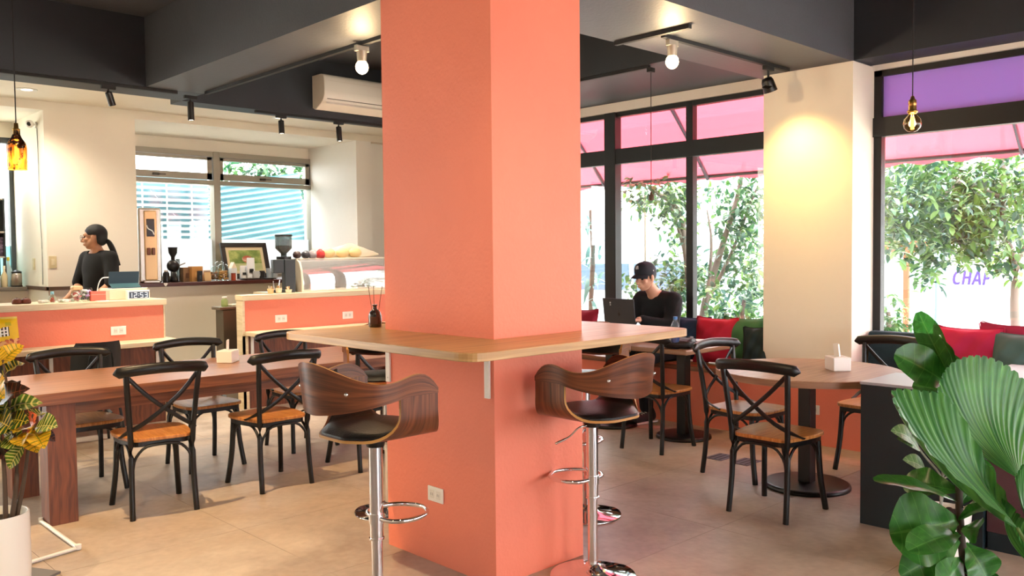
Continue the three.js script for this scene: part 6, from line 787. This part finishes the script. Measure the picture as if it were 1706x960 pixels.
{ const d = 10.2, o = thing('street_shrub', 'strap-leaved plant outside the glass beside the pillar edge', 'shrub', (() => { const p = gnd(985, d); return [p.x, p.y, p.z]; })(), 0, 'shrubs outside'), off = o.position.clone(); const gm = phys(0x5f8f8a, 0.6, { transmission: 0.4, thickness: 0, side: THREE.DoubleSide }); for (let i = 0; i < 46; i++) { const a = P(985 + rnd(-14, 14), rnd(350, 540), d + rnd(-0.2, 0.2)), b = a.clone().add(V(rnd(-0.35, 0.35), rnd(-0.25, 0.3), rnd(-0.35, 0.35))); part(o, 'leaf', leaf(a.sub(off), b.sub(off), V(0, 1, 0.2), 0.05, lance, { nu: 2, nv: 5, droop: 0.15 }), gm); } part(o, 'stem', sweep([V(0, 0, 0), P(984, 520, d).sub(off), P(988, 420, d).sub(off), P(985, 350, d).sub(off)], 10, 6, 0.03), bark); }
{ // greenery before the shop front behind the viewer (mirrored in the cake display)
  const cl = []; for (let i = 0; i < 26; i++) cl.push([V(rnd(1.5, 8), rnd(0.1, 1.7), rnd(7, 8)), 0.4, 30]); tree('street_shrub', 'hedge of bushes outside the shop front behind the viewer', 'shrub', [[V(4, -0.15, 6.5), V(4, 0.6, 6.5), V(4.2, 1.6, 6.5)]], cl, 0.16, 0.08, 'shrubs outside', 1); }
// far side of the street
{ const o = thing('street_building', 'bright white building across the street', 'building', [16, -0.15, -8]); part(o, 'wall', box(0, 4, 0, 4.2, -14, 16), std(0xf2f1ee, 0.9)); part(o, 'roof_edge', box(-0.3, 4, 4.2, 4.45, -14, 16), std(0xc9d2d2, 0.8)); for (const z of [-9, -6, -3, 6, 9]) { const w = part(o, 'window', box(-0.04, 0.0, 1.2, 2.6, z - 0.7, z + 0.7), std(0xdfe3e4, 0.5)); part(w, 'pane', box(-0.05, -0.04, 1.3, 2.5, z - 0.6, z + 0.6), std(0xb9cdd3, 0.15)); } }
{ const p = onX(1612, 466, 15.9), o = thing('shop_sign', 'white shop sign with violet letters across the street', 'sign', [15.93, p.y, p.z], -Math.PI / 2); part(o, 'board', rbox(-0.55, 0.55, -0.34, 0.34, -0.06, 0, 0.01), std(0xf4eef0, 0.6)); const g = words3d('CHAF', 0.24, 0.02); g.scale(0.72, 1, 1); const m = new THREE.Matrix4().makeShear(0, 0, 0.15, 0, 0, 0); g.applyMatrix4(m); part(o, 'letters', tr(g, 0.05, 0.03, 0.0), std(0x3c2a94, 0.6)); part(o, 'underline', [rod(V(-0.4, -0.22, 0.01), V(0.05, -0.2, 0.01), 0.008), rod(V(0.05, -0.2, 0.01), V(0.4, -0.27, 0.01), 0.008)], std(0x7a8a84, 0.6)); part(o, 'arrow', box(-0.5, -0.36, 0.1, 0.28, 0, 0.01), std(0xe07a8c, 0.6)); }
{ const p = gnd(1567, 13), o = thing('utility_pole', 'grey-blue utility pole outside the right window', 'pole', [p.x, -0.15, p.z]); part(o, 'pole', cyl(0.08, 0.07, 0, 3.4, 18), std(0x7f97a6, 0.6)); part(o, 'strap', [cyl(0.084, 0.084, 1.2, 1.26, 18), cyl(0.084, 0.084, 2.0, 2.06, 18)], M.brushed); }
{ const p = onX(1478, 450, 13), o = thing('kiosk', 'small kiosk with an orange fascia outside the right window', 'kiosk', [13, -0.15, p.z]); part(o, 'body', box(0, 1.2, 0, 1.6, -0.8, 0.32), std(0x9fb6b8, 0.7)); part(o, 'window', box(-0.02, 0, 0.85, 1.5, -0.6, 0.12), std(0x8fb0a4, 0.2)); part(o, 'fascia', box(-0.12, 1.3, 1.6, 1.76, -0.9, 0.4), std(0xb8482a, 0.7)); part(o, 'post', box(-0.06, 0.0, 0, 1.6, 0.26, 0.33), std(0xb8482a, 0.7)); part(o, 'notice', box(-0.14, -0.12, 1.95, 2.35, -0.3, 0.1), std(0xc9a488, 0.7)); part(o, 'roof_box', box(-0.1, 1.2, 1.76, 2.5, -0.9, 0.2), std(0x6f90a0, 0.7)); }
{ const p = gnd(1040, 15), o = thing('parked_van', 'blue-grey parked van outside, left of the cap of the seated man', 'van', [p.x, -0.15, p.z], 0.2); const s = new THREE.Shape(); s.moveTo(-2, 0.35); s.lineTo(2, 0.35); s.lineTo(2.05, 0.9); s.lineTo(1.7, 1.0); s.lineTo(1.2, 1.55); s.lineTo(-1.9, 1.6); s.lineTo(-2.05, 1.0); s.lineTo(-2, 0.35); const g = new THREE.ExtrudeGeometry(s, { depth: 1.5, bevelEnabled: true, bevelThickness: 0.05, bevelSize: 0.05, bevelSegments: 2 }); g.translate(0, 0, -0.75); g.rotateY(Math.PI / 2); part(o, 'body', g, std(0xb9c8d4, 0.4)); part(o, 'side_windows', [box(-0.83, -0.8, 1.02, 1.45, -0.9, 0.5), box(-0.83, -0.8, 1.02, 1.45, 0.6, 1.7)], std(0x3f5870, 0.15)); for (const z of [-1.3, 1.3]) for (const x of [-0.72, 0.72]) part(o, 'wheel', tr(rz(cyl(0.32, 0.32, -0.1, 0.1, 22), Math.PI / 2), x, 0.32, z), M.blackMatte); }
{ const p = P(1042, 317, 10.8), o = thing('street_canopy', 'little teal canopy seen under the awning hem', 'canopy', [p.x, p.y, p.z], -0.8); part(o, 'cloth', sheet((u, v) => V(lerp(-0.22, 0.26, u), 0.05 - 0.06 * v, lerp(0, 0.3, v)), 4, 3), std(0x36c0b4, 0.7, { side: THREE.DoubleSide })); part(o, 'post', [cyl(0.02, 0.02, -p.y - 0.15, 0.05, 8, -0.2, 0.02), cyl(0.02, 0.02, -p.y - 0.15, 0.05, 8, 0.24, 0.02)], M.brushed); }
// the yard behind the kitchen
{ const o = thing('yard_wall', 'pale wall behind the kitchen window', 'wall panel', [0, -0.15, -13.4]); part(o, 'panel', box(0, 9, 0, 2.6, -0.2, 0), std(0xdde6e8, 0.9)); part(o, 'coping', box(0, 9, 2.6, 2.68, -0.25, 0.05), std(0xc8d0d0, 0.9)); }
{ const o = thing('louvre_screen', 'white louvre screen outside the left kitchen pane', 'louvre screen', [4.55, 1.25, -11.5]); for (let i = 0; i < 11; i++) part(o, 'slat', tr(rx(rbox(-0.72, 0.72, -0.002, 0.002, -0.028, 0.028, 0.0015, 1), 0.75), 0, 0.46 + i * 0.076, 0), std(0xe6eef2, 0.6)); for (const x of [-0.5, -0.16, 0.16, 0.5]) part(o, 'upright', box(x - 0.01, x + 0.01, 0, 1.28, -0.05, -0.035), std(0xf0f4f6, 0.6)); part(o, 'backing', box(-0.74, 0.74, 0.0, 1.3, -0.09, -0.08), std(0x6a9aa8, 0.7)); part(o, 'foot', box(-0.74, 0.74, -1.4, 0.0, -0.09, -0.05), std(0xdfe6e8, 0.8)); }
{ const o = thing('corrugated_sheet', 'tilted blue-green corrugated sheet outside the right kitchen pane', 'corrugated sheet', [6.0, 1.1, -11.7]); part(o, 'sheet', sheet((u, v) => V(lerp(-0.75, 0.95, u), lerp(0.1, 1.5, v) + lerp(-0.12, 0.16, u), 0.02 * Math.sin(v * 2 * Math.PI * 17) - 0.3 * v), 4, 140), std(0x5f8f9c, 0.55, { side: THREE.DoubleSide })); part(o, 'rail', [box(-0.78, -0.74, -1.25, 1.4, -0.06, -0.03), box(0.92, 0.96, -1.25, 1.6, -0.06, -0.03)], M.brushed); }
{ const d = 12.6, cl = []; for (const [a, b] of [[385, 278], [410, 282], [435, 284], [460, 286], [485, 288], [505, 290], [400, 300], [490, 310], [450, 300]]) cl.push([onZ(a, b, -12.4), 0.26, 40]); tree('street_tree', 'green foliage above the corrugated sheet behind the kitchen', 'tree', [[(() => { const p = onZ(450, 300, -12.4); p.y = -0.15; return p; })(), onZ(450, 340, -12.4), onZ(455, 290, -12.4)]], cl, 0.22, 0.07, 'trees outside the windows', 0); }

renderer.render(scene, camera);
